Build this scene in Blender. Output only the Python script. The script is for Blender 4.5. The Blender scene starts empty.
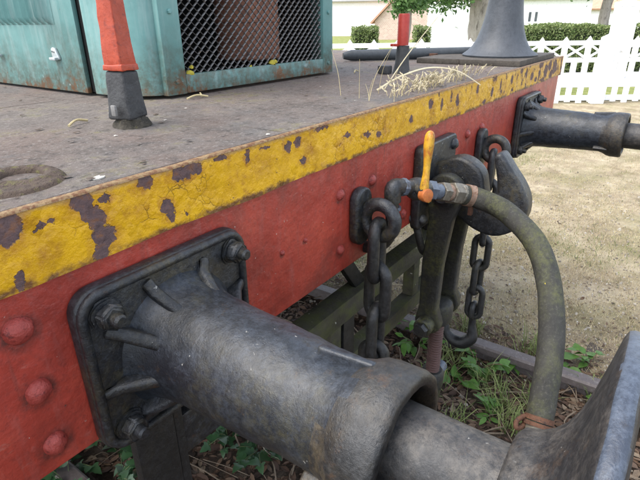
import bpy, bmesh, math, random
import numpy as np
from mathutils import Vector, Matrix, noise as mnoise
PI = math.pi
random.seed(7)
rng = np.random.default_rng(11)
sc = bpy.context.scene
COL = sc.collection
H = 1.45                                   # camera height above the ground; z below = offset from the eye + H

# ------------------------------------------------------------------ camera
cam_d = bpy.data.cameras.new('camera')
cam = bpy.data.objects.new('camera', cam_d); COL.objects.link(cam)
yaw, pitch, roll = math.radians(54.094), math.radians(24.0), math.radians(-0.699)
fwd = Vector((math.sin(yaw)*math.cos(pitch), math.cos(yaw)*math.cos(pitch), -math.sin(pitch)))
rt0 = Vector((math.cos(yaw), -math.sin(yaw), 0)); up0 = rt0.cross(fwd)
rt = math.cos(roll)*rt0 + math.sin(roll)*up0; up = -math.sin(roll)*rt0 + math.cos(roll)*up0
M = Matrix((rt, up, -fwd)).transposed().to_4x4(); M.translation = Vector((0, -0.506, H))
cam.matrix_world = M
cam_d.sensor_width = 36; cam_d.lens = 495.5/640*36; cam_d.clip_start = 0.02; cam_d.clip_end = 2000
sc.camera = cam
# ------------------------------------------------------------------ sky and sun: bright thin overcast
world = bpy.data.worlds.new('World'); sc.world = world; world.use_nodes = True
wn = world.node_tree; bg = wn.nodes['Background']
sky = wn.nodes.new('ShaderNodeTexSky'); sky.sky_type = 'NISHITA'; sky.sun_disc = False
SUN_EL, SUN_AZ = math.radians(58), math.radians(305)     # azimuth from +y towards +x: high on the left, a little behind the beam
sky.sun_elevation = SUN_EL; sky.sun_rotation = SUN_AZ; sky.air_density = 1.0; sky.dust_density = 1.5; sky.ozone_density = 1.0
hs = wn.nodes.new('ShaderNodeHueSaturation'); hs.inputs['Saturation'].default_value = 0.5
wn.links.new(sky.outputs[0], hs.inputs['Color']); wn.links.new(hs.outputs[0], bg.inputs['Color'])
bg.inputs['Strength'].default_value = 0.15
sun_d = bpy.data.lights.new('sun', 'SUN'); sun_d.energy = 1.15; sun_d.angle = math.radians(50); sun_d.color = (1, .95, .87)
sun = bpy.data.objects.new('sun', sun_d); COL.objects.link(sun)
sd = Vector((math.sin(SUN_AZ)*math.cos(SUN_EL), math.cos(SUN_AZ)*math.cos(SUN_EL), math.sin(SUN_EL)))
sun.rotation_euler = sd.to_track_quat('Z', 'Y').to_euler(); sun.location = sd*30
vs = sc.view_settings; vs.view_transform = 'Standard'; vs.look = 'None'; vs.gamma = 1; vs.use_curve_mapping = False
vs.exposure = 1.78

# ------------------------------------------------------------------ node helpers
class NB:
    def __init__(s, name):
        s.m = bpy.data.materials.new(name); s.m.use_nodes = True; s.nt = s.m.node_tree
        s.b = s.nt.nodes['Principled BSDF']; s.out = s.nt.nodes['Material Output']
        g = s.nt.nodes.new('ShaderNodeNewGeometry'); s.pos = g.outputs['Position']; s.geo = g
    def put(s, sock, v):
        if isinstance(v, bpy.types.NodeSocket): s.nt.links.new(v, sock)
        elif v is not None:
            if sock.type == 'RGBA' and len(v) == 3: v = (*v, 1)
            sock.default_value = v
    def n(s, t, **kw):
        return s.nt.nodes.new('ShaderNode'+t)
    def noise(s, scale=5, detail=4, rough=.55, vec=None, dist=0, color=False, kind=None):
        n = s.n('TexNoise'); s.put(n.inputs['Vector'], vec or s.pos)
        n.inputs['Scale'].default_value = scale; n.inputs['Detail'].default_value = detail
        n.inputs['Roughness'].default_value = rough; n.inputs['Distortion'].default_value = dist
        return n.outputs['Color' if color else 'Fac']
    def voro(s, scale=5, feature='F1', vec=None, out='Distance', rand=1):
        n = s.n('TexVoronoi'); n.feature = feature; s.put(n.inputs['Vector'], vec or s.pos)
        n.inputs['Scale'].default_value = scale; n.inputs['Randomness'].default_value = rand
        return n.outputs[out]
    def ramp(s, fac, stops, interp='LINEAR'):
        n = s.n('ValToRGB'); s.put(n.inputs['Fac'], fac); cr = n.color_ramp; cr.interpolation = interp
        while len(cr.elements) < len(stops): cr.elements.new(.5)
        for e, (p, c) in zip(cr.elements, stops):
            e.position = p; e.color = (*c, 1) if hasattr(c, '__len__') else (c, c, c, 1)
        return n.outputs['Color']
    def step(s, fac, a, b):
        n = s.n('MapRange'); n.clamp = True; s.put(n.inputs['Value'], fac)
        n.inputs['From Min'].default_value = a; n.inputs['From Max'].default_value = b
        n.inputs['To Min'].default_value = 0; n.inputs['To Max'].default_value = 1
        return n.outputs['Result']
    def mix(s, fac, a, b, mode='MIX'):
        n = s.n('Mix'); n.data_type = 'RGBA'; n.blend_type = mode
        s.put(n.inputs[0], fac); s.put(n.inputs[6], a); s.put(n.inputs[7], b); return n.outputs[2]
    def math(s, op, a, b=None, c=None, clamp=False):
        n = s.n('Math'); n.operation = op; n.use_clamp = clamp
        s.put(n.inputs[0], a)
        if b is not None: s.put(n.inputs[1], b)
        if c is not None: s.put(n.inputs[2], c)
        return n.outputs[0]
    def vmath(s, op, a, b=None):
        n = s.n('VectorMath'); n.operation = op; s.put(n.inputs[0], a)
        if b is not None: s.put(n.inputs[1], b)
        return n.outputs['Value' if op in ('LENGTH', 'DOT_PRODUCT') else 'Vector']
    def sep(s, v):
        n = s.n('SeparateXYZ'); s.put(n.inputs[0], v); return n.outputs
    def mapping(s, scale, vec=None):
        n = s.n('Mapping'); s.put(n.inputs['Vector'], vec or s.pos); n.inputs['Scale'].default_value = scale; return n.outputs[0]
    def bump(s, h, strength=.3, dist=.002, normal=None):
        n = s.n('Bump'); n.inputs['Strength'].default_value = strength; n.inputs['Distance'].default_value = dist
        s.put(n.inputs['Height'], h)
        if normal: s.put(n.inputs['Normal'], normal)
        return n.outputs[0]
    def done(s, color, rough=.6, normal=None, metal=0, spec=.5, **kw):
        s.put(s.b.inputs['Base Color'], color); s.put(s.b.inputs['Roughness'], rough); s.put(s.b.inputs['Metallic'], metal)
        s.b.inputs['Specular IOR Level'].default_value = spec
        if normal: s.put(s.b.inputs['Normal'], normal)
        return s.m
    def jitter(s, amt, scale, detail=3):
        c = s.noise(scale, detail, color=True)
        return s.vmath('ADD', s.pos, s.vmath('SCALE_' if 0 else 'MULTIPLY', s.vmath('SUBTRACT', c, (.5, .5, .5)), (amt, amt, amt)))

MAT = {}
def iron(name, base=(.010, .011, .013), worn=(.042, .046, .053), rust=(.055, .028, .015), ochre=(.085, .068, .030), ra=.60, wa=.46, oc=.56, rough=.38, scale=1., spec=.5, white=False, bump=.0026):
    """old black paint on cast iron: fine worn speckle, rust freckles, gritty ochre grime, pitted skin"""
    b = NB(name)
    grit = b.noise(75*scale, 7, .78)
    c = b.mix(b.math('MULTIPLY', b.step(b.math('ADD', grit, b.math('MULTIPLY', b.math('SUBTRACT', b.noise(7*scale, 4, .6), .5), .5)), wa, wa+.20), .85), base, worn)
    c = b.mix(b.math('MULTIPLY', b.step(b.noise(42*scale, 7, .75), ra, ra+.10), .75), c, rust)
    patch = b.math('MULTIPLY', b.step(b.noise(8*scale, 7, .72), oc-.10, oc+.12), b.step(b.noise(95*scale, 5, .75), .38, .60))
    c = b.mix(b.math('MULTIPLY', patch, .8), c, ochre)
    scr = b.noise(30*scale, 6, .75, b.mapping((4, .35, 4)))
    c = b.mix(b.math('MULTIPLY', b.step(scr, .64, .70), .5), c, tuple(x*1.9 for x in worn))
    fine = b.noise(330*scale, 3, .75)
    c = b.mix(b.math('MULTIPLY', b.step(fine, .58, .74), .30), c, tuple(x*1.6 for x in worn))
    c = b.mix(b.math('MULTIPLY', b.step(fine, .46, .34), .5), c, tuple(x*.5 for x in base))
    if white:
        w = b.step(b.voro(60*scale, vec=b.jitter(.02, 90)), .10, .06)
        w = b.math('MULTIPLY', w, b.step(b.noise(12, 3), .52, .62)); c = b.mix(w, c, (.34, .33, .30))
    h = b.math('ADD', b.noise(48*scale, 7, .72), b.math('MULTIPLY', fine, .25))
    h = b.math('SUBTRACT', h, b.math('MULTIPLY', b.math('MULTIPLY', b.step(b.voro(150*scale, vec=b.jitter(.02, 80, 5)), .26, .05), b.step(b.noise(35, 3), .5, .65)), .22))
    r = b.math('ADD', b.math('MULTIPLY', b.noise(60*scale, 5, .7), .45), rough-.20)
    MAT[name] = b.done(c, r, b.bump(h, .75, bump), spec=spec); return MAT[name]
iron('black_iron', white=True)
iron('buffer_iron', base=(.0085, .011, .0150), worn=(.034, .041, .053), rust=(.045, .030, .018), ochre=(.060, .054, .030), wa=.43, oc=.60, rough=.40, white=True, bump=.0017)  # blue of the sky's sheen is mixed into these paint colours
iron('collar_iron', base=(.011, .0115, .012), worn=(.036, .036, .036), rust=(.060, .034, .019), ochre=(.070, .055, .033), wa=.44, oc=.50, ra=.56, rough=.42)
iron('plunger_iron', base=(.012, .012, .013), worn=(.033, .033, .034), rust=(.042, .028, .020), ochre=(.12, .105, .088), wa=.44, oc=.54, ra=.56, rough=.48, white=True, bump=.0018)
iron('dark_iron', base=(.006, .0065, .007), worn=(.020, .021, .023), rust=(.025, .016, .010), ochre=(.03, .025, .015), oc=.66, rough=.42)
iron('chain_iron', base=(.011, .012, .013), worn=(.036, .038, .041), rust=(.04, .025, .015), ochre=(.05, .046, .028), rough=.36, scale=1.6)
iron('mossy_iron', base=(.012, .012, .011), worn=(.032, .031, .027), rust=(.03, .022, .014), ochre=(.085, .085, .020), oc=.57, rough=.5, scale=1.3)
iron('rim_iron', base=(.030, .038, .055), worn=(.075, .092, .122), rust=(.035, .026, .02), ochre=(.08, .07, .05), wa=.40, oc=.70, rough=.42, bump=.0016)

def yellow_paint():
    b = NB('yellow_paint')
    P = [(.257,-.174,.013,.012),(.270,-.197,.011,.016),(.275,-.222,.014,.013),(.260,-.191,.010,.008),(.267,-.238,.009,.010),
         (.361,-.211,.009,.007),(.369,-.222,.006,.013),(.392,-.176,.017,.010),(.412,-.175,.012,.008),(.338,-.174,.011,.010),
         (.178,-.180,.016,.017),(.209,-.187,.007,.004),(.221,-.185,.006,.004),(.178,-.237,.005,.009),(.282,-.177,.008,.005),
         (.512,-.181,.005,.010),(.606,-.186,.009,.009),(.630,-.181,.009,.010),(.644,-.215,.009,.006),(.853,-.210,.015,.006),
         (.901,-.216,.012,.008),(.78,-.198,.012,.005),(.952,-.25,.03,.006),(2.082,-.207,.022,.016),(2.297,-.206,.03,.026),(2.36,-.19,.03,.02),(2.45,-.20,.035,.03),
         (1.819,-.194,.013,.014),(1.93,-.176,.02,.010),(2.40,-.225,.03,.018),(1.619,-.214,.010,.014),(1.152,-.188,.014,.012),(1.70,-.20,.008,.018),(2.0,-.19,.012,.02),
         (1.327,-.203,.012,.016),(1.05,-.21,.01,.008),(1.22,-.20,.006,.015),(1.48,-.19,.010,.012),(2.2,-.175,.03,.012),(2.15,-.225,.02,.010),(1.55,-.235,.02,.006),(2.25,-.235,.04,.006),
         (.46,-.172,.012,.004),(.55,-.175,.014,.003),(.70,-.172,.02,.004),(.12,-.2,.02,.02),(.06,-.19,.015,.02)]
    cell = b.voro(80, vec=b.jitter(.012, 60, 3), out='Position'); cell2 = b.voro(240, vec=b.jitter(.004, 160, 2), out='Position')
    cell = b.vmath('ADD', b.vmath('MULTIPLY', cell, (.6,.6,.6)), b.vmath('MULTIPLY', cell2, (.4,.4,.4)))
    v = b.vmath('ADD', b.vmath('ADD', b.vmath('MULTIPLY', b.jitter(.020, 48, 5), (.45,.45,.45)), b.vmath('MULTIPLY', cell, (.55,.55,.55))), b.vmath('MULTIPLY', b.vmath('SUBTRACT', b.noise(170, 2, color=True), (.5,.5,.5)), (.006,.006,.006)))
    d = None
    for (x, z, rx, rz) in P:
        q = b.vmath('MULTIPLY', b.vmath('SUBTRACT', v, (x, 0, z+H)), (1/rx, 0, 1/rz))
        l = b.vmath('LENGTH', q)
        d = l if d is None else b.math('MINIMUM', d, l)
    chips = b.noise(30, 7, .72, b.vmath('ADD', b.vmath('MULTIPLY', b.mapping((1, 1, .7)), (.6,.6,.6)), b.vmath('MULTIPLY', cell, (.4,.4,.4))), dist=.4)
    sx = b.sep(b.pos)
    far = b.math('MULTIPLY', b.math('SUBTRACT', sx[0], .5), .075, clamp=False)      # the band is worst at its right end
    chipm = b.step(b.math('ADD', chips, far), .685, .70)
    tiny = b.math('MULTIPLY', b.step(b.noise(85, 6, .75, b.vmath('ADD', b.vmath('MULTIPLY', b.pos, (.5,.5,.5)), b.vmath('MULTIPLY', cell2, (.5,.5,.5)))), .655, .665), b.step(b.noise(6, 3), .46, .58))
    bare = b.math('MAXIMUM', b.math('MAXIMUM', b.step(d, 1.04, .96), chipm), tiny)
    halo = b.math('MAXIMUM', b.step(d, 1.9, 1.0), b.step(b.math('ADD', chips, far), .57, .70))
    # flaking seams
    fv = b.jitter(.020, 45, 5); ve = b.voro(52, 'DISTANCE_TO_EDGE', fv)
    tilt = b.vmath('DOT_PRODUCT', b.vmath('SUBTRACT', fv, b.vmath('MULTIPLY', b.voro(52, vec=fv, out='Position'), (1, 1, 1))), b.vmath('SUBTRACT', b.voro(52, vec=fv, out='Color'), (.5, .5, .5)))
    gate = b.step(b.noise(11, 5, .7), .49, .64)
    crack = b.math('MULTIPLY', b.math('MULTIPLY', b.step(ve, .028, .006), gate), b.step(b.noise(40, 3, .6), .42, .6))
    curl = b.math('MULTIPLY', b.step(ve, .0, .30), gate)
    tone = b.ramp(b.noise(17, 6, .65), [(.25, (.50, .255, .006)), (.48, (.68, .37, .006)), (.75, (.78, .445, .009))])
    tone = b.mix(b.math('MULTIPLY', b.step(b.noise(60, 4, .7), .5, .75), .35), tone, (.36, .19, .02))
    tone = b.mix(b.math('MULTIPLY', b.math('MULTIPLY', halo, b.step(b.noise(33, 5, .7), .36, .62)), .8), tone, (.33, .12, .02))
    tone = b.mix(b.math('MULTIPLY', b.math('MULTIPLY', b.step(b.noise(8, 7, .75), .50, .62), b.step(b.noise(60, 6, .75), .36, .60)), .75), tone, (.34, .13, .02))
    # lower seam: red shows through and rust weeps along the lap
    zed = b.math('ADD', sx[2], b.math('MULTIPLY', b.math('SUBTRACT', b.noise(45, 5, .7), .5), .022))
    low = b.math('MULTIPLY', b.step(zed, H-.2365, H-.2425), b.step(b.noise(22, 4), .38, .5))
    tone = b.mix(b.math('MULTIPLY', low, .9), tone, (.11, .042, .024))
    hi = b.step(zed, H-.1735, H-.1685)
    tone = b.mix(b.math('MULTIPLY', hi, .7), tone, (.40, .24, .10))
    tone = b.mix(b.math('MULTIPLY', crack, .6), tone, (.11, .05, .015))
    metal = b.ramp(b.noise(90, 5, .6), [(.3, (.075, .047, .048)), (.52, (.125, .075, .072)), (.68, (.19, .085, .045))])
    c = b.mix(bare, tone, metal)
    h = b.math('ADD', b.math('MULTIPLY', b.math('SUBTRACT', 1., bare), 1.), b.math('MULTIPLY', curl, .7))
    h = b.math('SUBTRACT', h, b.math('MULTIPLY', crack, .8))
    h = b.math('ADD', h, b.math('MULTIPLY', b.math('MULTIPLY', tilt, b.step(b.noise(9, 4, .6), .40, .62)), 190.))
    h = b.math('ADD', h, b.math('MULTIPLY', b.noise(26, 6, .68), 2.6))
    h = b.math('ADD', h, b.math('MULTIPLY', b.noise(120, 4, .6), .25))
    MAT['yellow'] = b.done(c, b.math('ADD', b.math('MULTIPLY', bare, .3), .42), b.bump(h, .9, .0020), spec=.4)
yellow_paint()
RIVETS = [(.165,-.290,.0155,.013),(.167,-.370,.0145,.013),(.168,-.447,.0145,.013),(.767,-.313,.0115,.010),(.768,-.432,.0115,.010),
        (.891,-.315,.0125,.010),(.587,-.367,.0055,.006),(.652,-.367,.0045,.006),(1.051,-.443,.0125,.010),(1.45,-.316,.0135,.011),(1.572,-.316,.0135,.011),
        (1.66,-.432,.0125,.010),(1.38,-.443,.0125,.010),(2.27,-.29,.014,.012),(2.27,-.37,.014,.012),(2.27,-.447,.014,.012)]
def red_paint():
    b = NB('red_paint')
    c = b.ramp(b.noise(8, 6, .65), [(.28, (.21, .023, .014)), (.5, (.36, .044, .027)), (.72, (.47, .070, .040))])
    c = b.mix(b.math('MULTIPLY', b.step(b.noise(6, 7, .72, dist=.5), .50, .68), .65), c, (.13, .034, .026))
    c = b.mix(b.math('MULTIPLY', b.step(b.noise(30, 5, .7), .60, .72), .45), c, (.40, .12, .10))
    st = b.noise(10, 6, .7, b.mapping((4, 4, .6)))
    c = b.mix(b.math('MULTIPLY', b.step(st, .52, .75), .30), c, (.36, .17, .15))
    c = b.mix(b.math('MULTIPLY', b.step(b.noise(110, 5, .75), .50, .68), .5), c, (.16, .03, .024))
    c = b.mix(b.math('MULTIPLY', b.step(b.noise(55, 7, .75, b.mapping((.5, 1, 1.6))), .60, .68), .45), c, (.44, .17, .13))
    dm = None; jv = b.jitter(.010, 60, 4)
    for (x, z, r_, h_) in RIVETS:
        l = b.vmath('LENGTH', b.vmath('MULTIPLY', b.vmath('SUBTRACT', jv, (x, 0, z+H-.003)), (1/r_, 0, 1/r_)))
        dm = l if dm is None else b.math('MINIMUM', dm, l)
    ring = b.math('MULTIPLY', b.step(dm, 1.75, 1.05), b.step(b.noise(70, 5, .7), .34, .6))
    c = b.mix(b.math('MULTIPLY', ring, .8), c, (.055, .022, .018))
    drip = b.math('MULTIPLY', b.step(b.noise(16, 5, .7, b.mapping((3.2, 1, .18))), .56, .66), b.step(b.noise(9, 3), .42, .6))
    c = b.mix(b.math('MULTIPLY', drip, .45), c, (.075, .028, .022))
    chip = b.step(b.noise(42, 6, .72, b.mapping((.8, 1, 1.4))), .69, .70)
    c = b.mix(chip, c, (.06, .035, .03))
    spk = b.math('MULTIPLY', b.step(b.voro(70, vec=b.jitter(.01, 120)), .09, .05), b.step(b.noise(14, 2), .5, .56))
    c = b.mix(spk, c, (.5, .42, .36))
    h = b.math('ADD', b.noise(60, 6, .62), b.math('MULTIPLY', b.noise(14, 5, .6), 2.2)); h = b.math('SUBTRACT', h, b.math('MULTIPLY', chip, .4))
    MAT['red'] = b.done(c, b.math('ADD', b.math('MULTIPLY', b.noise(20, 4), .25), .34), b.bump(h, .6, .003), spec=.5)
red_paint()
def deck_mat():
    b = NB('deck_steel')
    c = b.ramp(b.noise(9, 9, .75), [(.28, (.075, .058, .048)), (.44, (.14, .114, .098)), (.58, (.19, .157, .136)), (.75, (.16, .155, .15))])
    c = b.mix(b.math('MULTIPLY', b.step(b.noise(2.6, 6, .65), .46, .60), .6), c, (.18, .125, .10))
    c = b.mix(b.math('MULTIPLY', b.step(b.noise(4.2, 7, .72), .52, .66), .65), c, (.115, .115, .113))
    c = b.mix(b.math('MULTIPLY', b.math('MULTIPLY', b.step(b.noise(9, 6, .72), .55, .66), b.step(b.noise(90, 4, .7), .40, .6)), .8), c, (.20, .175, .06))
    c = b.mix(b.math('MULTIPLY', b.step(b.noise(46, 7, .78), .52, .64), .8), c, (.045, .037, .031))
    c = b.mix(b.math('MULTIPLY', b.step(b.noise(130, 4, .75), .54, .66), .65), c, (.31, .28, .25))
    c = b.mix(b.math('MULTIPLY', b.step(b.noise(28, 7, .78, b.mapping((.6, 1, 1))), .60, .66), .6), c, (.26, .22, .19))
    h = b.math('ADD', b.noise(34, 9, .78), b.math('MULTIPLY', b.noise(210, 3, .7), .3))
    MAT['deck'] = b.done(c, .75, b.bump(h, 1., .009), spec=.35)
deck_mat()
def teal():
    b = NB('teal_paint')
    s = b.sep(b.pos)
    c = b.ramp(b.noise(5, 6, .6), [(.3, (.085, .205, .195)), (.55, (.13, .28, .265)), (.8, (.20, .35, .33))])
    run = b.noise(9, 6, .7, b.mapping((3, 3, .25)))
    c = b.mix(b.math('MULTIPLY', b.step(run, .48, .70), .55), c, (.33, .41, .39))
    # brown-green grime splashed up from the deck, with a ragged top edge
    lv = b.math('ADD', s[2], b.math('MULTIPLY', b.math('SUBTRACT', b.noise(12, 7, .7), .5), .20))
    lv = b.math('ADD', lv, b.math('MULTIPLY', b.math('SUBTRACT', b.noise(5, 3), .5), .15))
    grime = b.math('MULTIPLY', b.step(lv, H-.02, H-.13), b.step(b.noise(50, 7, .75), .30, .62))
    c = b.mix(b.math('MULTIPLY', grime, .85, clamp=True), c, (.075, .068, .042))
    c = b.mix(b.math('MULTIPLY', b.step(b.math('ADD', b.noise(28, 6, .7), b.math('MULTIPLY', b.step(lv, H-.12, H-.18), .14)), .68, .72), .95), c, (.17, .085, .04))
    c = b.mix(b.math('MULTIPLY', b.step(lv, H-.135, H-.165), b.step(b.noise(40, 6, .75), .42, .56)), c, (.13, .065, .03))
    pale = b.math('MULTIPLY', b.step(b.noise(48, 6, .7), .62, .68), b.step(lv, H-.10, H-.13)); c = b.mix(pale, c, (.32, .37, .36))
    h = b.math('ADD', b.noise(40, 5, .6), b.noise(7, 2))
    MAT['teal'] = b.done(c, .42, b.bump(h, .25, .003), spec=.45)
teal()
DIM = dict(bark=1.15, rust=.55, white_concrete=1., render_white=1., rivet_red=.9, window_glass=1., roof_terracotta=1., roof_grey=1., orange_red=.72, socket_grey=.55, crust=.6, pedestal=.45, slab=.55, pipe_grey=.4, hood_dark=.6, blue_steel=.6, worn_brass=.6, pale_rust=.7, galvanised=.55, radiator_brown=2.3)
def simple(name, c0, c1, scale=20, rough=.6, bump=.3, bd=.002, c2=None, t2=.66, metal=0, spec=.4, stretch=None, fine=None):
    k_ = DIM.get(name, .8); c0, c1 = [tuple(x*k_ for x in q) for q in (c0, c1)]; c2 = tuple(x*k_ for x in c2) if c2 else None
    b = NB(name); vec = b.mapping(stretch) if stretch else None
    c = b.ramp(b.noise(scale, 7, .74, vec), [(.3, c0), (.7, c1)])
    c = b.mix(b.math('MULTIPLY', b.step(b.noise(scale*6, 4, .75, vec), .52, .7), .4), c, tuple(x*.45 for x in c0))
    if c2: c = b.mix(b.step(b.noise(scale*1.7, 6, .7, vec), t2-.06, t2+.05), c, c2)
    h = b.noise(scale*3, 5, .65, vec)
    MAT[name] = b.done(c, rough, b.bump(h, bump, bd), metal, spec); return MAT[name]
simple('orange_red', (.42, .055, .022), (.62, .10, .045), 30, .5, .5, .002, (.30, .05, .03), .62)
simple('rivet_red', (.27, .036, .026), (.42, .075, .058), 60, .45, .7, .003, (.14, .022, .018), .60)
simple('dark_red', (.38, .03, .02), (.50, .06, .04), 30, .5, .4, .002)
simple('socket_grey', (.045, .045, .048), (.10, .10, .10), 40, .62, .6, .003, (.16, .155, .145), .66)
simple('crust', (.05, .045, .035), (.14, .12, .09), 60, .95, 1., .006, (.18, .16, .06), .64)
simple('rusty_edge', (.20, .12, .05), (.36, .25, .13), 70, .75, .7, .002, (.16, .07, .03), .52)
simple('rust', (.11, .045, .025), (.22, .10, .055), 60, .8, .7, .003, (.07, .04, .03), .6)
simple('lug_rust', (.055, .034, .024), (.12, .085, .062), 50, .85, .9, .006, (.12, .105, .035), .58)
simple('thread_rust', (.07, .035, .03), (.13, .065, .055), 60, .7, .4, .002)
simple('pale_rust', (.24, .15, .10), (.38, .26, .19), 70, .65, .5, .002, (.18, .08, .04), .58)
simple('worn_brass', (.22, .19, .14), (.36, .33, .27), 60, .45, .4, .0015, (.16, .13, .09), .58, metal=.3)
simple('blue_steel', (.10, .125, .17), (.22, .26, .32), 50, .42, .4, .0015, (.07, .06, .05), .62)
simple('latch_metal', (.45, .50, .50), (.62, .66, .66), 60, .4, .2, .001, metal=.4)
simple('galvanised', (.26, .25, .24), (.42, .41, .39), 60, .55, .3, .001, (.24, .15, .08), .64, metal=.2)
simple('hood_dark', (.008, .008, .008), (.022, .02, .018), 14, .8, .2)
simple('radiator_brown', (.10, .045, .03), (.19, .085, .055), 16, .7, .4, .003, (.05, .03, .025), .6)
simple('lichen', (.42, .34, .03), (.62, .52, .08), 200, .9, .5)
simple('pedestal', (.085, .095, .11), (.16, .175, .20), 18, .52, .45, .003, (.24, .25, .26), .68, spec=.5)
simple('slab', (.10, .085, .07), (.20, .17, .14), 26, .85, .6, .004, (.07, .055, .045), .6)
simple('pipe_grey', (.10, .115, .13), (.17, .19, .21), 14, .5, .3, .003)
simple('straw', (.46, .36, .17), (.66, .56, .33), 40, .8, .0)
simple('straw_pale', (.52, .44, .27), (.70, .62, .44), 40, .8, .0)
simple('flake', (.04, .03, .025), (.16, .12, .09), 90, .9, .2)
simple('flake_pale', (.45, .42, .36), (.7, .67, .6), 90, .9, .2)
def handle_mat():
    b = NB('handle_ochre')
    c = b.ramp(b.noise(45, 6, .65), [(.3, (.40, .20, .010)), (.65, (.55, .32, .02))])
    c = b.mix(b.math('MULTIPLY', b.step(b.noise(60, 6, .7, b.mapping((1, 1, .5))), .44, .58), .85), c, (.30, .085, .012))
    c = b.mix(b.math('MULTIPLY', b.step(b.noise(130, 5, .75), .54, .66), .7), c, (.10, .05, .02))
    MAT['handle'] = b.done(c, .5, b.bump(b.noise(150, 4, .6), .4, .0015))
    b = NB('pivot_orange')
    c = b.ramp(b.noise(80, 5, .65), [(.3, (.30, .075, .02)), (.7, (.52, .16, .03))])
    MAT['pivot'] = b.done(c, .6, b.bump(b.noise(150, 4, .6), .4, .0015))
handle_mat()
def hose_mat():
    b = NB('hose_rubber')
    c = b.ramp(b.noise(30, 6, .65), [(.3, (.018, .018, .016)), (.7, (.040, .039, .034))])
    alg = b.step(b.noise(13, 6, .68, b.mapping((1, 1, .5))), .46, .66)
    c = b.mix(b.math('MULTIPLY', b.math('MULTIPLY', alg, b.step(b.noise(120, 5, .75), .34, .6)), .75), c, (.085, .09, .028))
    c = b.mix(b.step(b.noise(75, 3, .6), .735, .745), c, (.55, .45, .02))
    c = b.mix(b.math('MULTIPLY', b.step(b.noise(200, 3, .7), .55, .7), .45), c, (.10, .095, .08))
    MAT['hose'] = b.done(c, .72, b.bump(b.math('ADD', b.noise(90, 7, .75), b.math('MULTIPLY', b.noise(25, 4, .6), 1.5)), .7, .003), spec=.35)
    b = NB('mossy_timber')
    c = b.ramp(b.noise(24, 6, .65, b.mapping((.3, 1, 1))), [(.3, (.030, .027, .020)), (.7, (.085, .078, .058))])
    c = b.mix(b.math('MULTIPLY', b.step(b.noise(16, 7, .7), .42, .62), .85), c, (.08, .088, .03))
    c = b.mix(b.step(b.voro(26, vec=b.jitter(.02, 60)), .08, .05), c, (.5, .5, .44))
    MAT['moss'] = b.done(c, .85, b.bump(b.noise(70, 6, .7), .7, .004), spec=.3)
hose_mat()

# ------------------------------------------------------------------ mesh helpers
def newobj(name, me, mat, parent=None):
    if isinstance(me, bmesh.types.BMesh):
        bm = me; me = bpy.data.meshes.new(name); bm.normal_update(); bm.to_mesh(me); bm.free()
    o = bpy.data.objects.new(name, me); COL.objects.link(o)
    if mat:
        if not me.materials: me.materials.append(MAT[mat] if isinstance(mat, str) else mat)
    if parent:
        o.parent = parent; o.matrix_parent_inverse = parent_world(parent).inverted()
    return o
def parent_world(p):
    m = p.matrix_basis.copy()
    if p.parent: m = parent_world(p.parent) @ p.matrix_parent_inverse @ m
    return m
def thing(name, label, cat, loc, group=None):
    o = bpy.data.objects.new(name, None); COL.objects.link(o); o.location = loc; o.empty_display_size = .1
    tag(o, label, cat, group); return o
def tag(o, label=None, cat=None, group=None, kind=None):
    if label: o['label'] = label
    if cat: o['category'] = cat
    if group: o['group'] = group
    if kind: o['kind'] = kind
    return o
def grp(name, parent, loc):                       # a part that only gathers its sub-parts
    o = bpy.data.objects.new(name, None); COL.objects.link(o); o.location = loc
    o.parent = parent; o.matrix_parent_inverse = parent_world(parent).inverted(); o.empty_display_size = .05; return o
def smooth(bm, ang=38):
    for f in bm.faces: f.smooth = True
    a = math.radians(ang)
    for e in bm.edges:
        if len(e.link_faces) == 2 and e.calc_face_angle(0) > a: e.smooth = False
    return bm
def box(x0, x1, y0, y1, z0, z1, bev=0., seg=2, bm=None):
    b2 = bmesh.new(); bmesh.ops.create_cube(b2, size=1)
    for v in b2.verts: v.co = Vector((x0+(v.co.x+.5)*(x1-x0), y0+(v.co.y+.5)*(y1-y0), z0+(v.co.z+.5)*(z1-z0)))
    if bev: bmesh.ops.bevel(b2, geom=b2.edges[:], offset=bev, segments=seg, affect='EDGES', profile=.6)
    smooth(b2, 40)
    return join(bm, b2)
def join(a, b):
    if a is None: return b
    me = bpy.data.meshes.new('tmp'); b.to_mesh(me); b.free(); a.from_mesh(me); bpy.data.meshes.remove(me); return a
def frame_mat(axis):
    z = Vector(axis).normalized(); x = z.orthogonal().normalized(); y = z.cross(x)
    return Matrix((x, y, z)).transposed().to_4x4()
def lathe(prof, origin, axis=(0, 0, 1), n=48, close=True, ang=35, bm=None):
    """prof: (distance along axis, radius)"""
    b2 = bmesh.new(); F = frame_mat(axis); O = Vector(origin); rings = []
    for (d, r) in prof:
        rings.append([b2.verts.new(O + F @ Vector((r*math.cos(2*PI*i/n), r*math.sin(2*PI*i/n), d))) for i in range(n)])
    for a, b in zip(rings[:-1], rings[1:]):
        for i in range(n): b2.faces.new((a[i], a[(i+1) % n], b[(i+1) % n], b[i]))
    if close:
        b2.faces.new(rings[0][::-1]); b2.faces.new(rings[-1])
    bmesh.ops.recalc_face_normals(b2, faces=b2.faces[:]) if close else None
    smooth(b2, ang); return join(bm, b2)
def catmull(pts, k=8, closed=False):
    P = [Vector(p) for p in pts]; n = len(P); out = []
    rngi = range(n if closed else n-1)
    for i in rngi:
        g = (lambda j: P[j % n]) if closed else (lambda j: P[min(max(j, 0), n-1)])
        a, b, c, d = g(i-1), g(i), g(i+1), g(i+2)
        for s in range(k):
            t = s/k
            out.append(.5*((2*b)+(-a+c)*t+(2*a-5*b+4*c-d)*t*t+(-a+3*b-3*c+d)*t**3))
    if not closed: out.append(P[-1])
    return out
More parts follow.
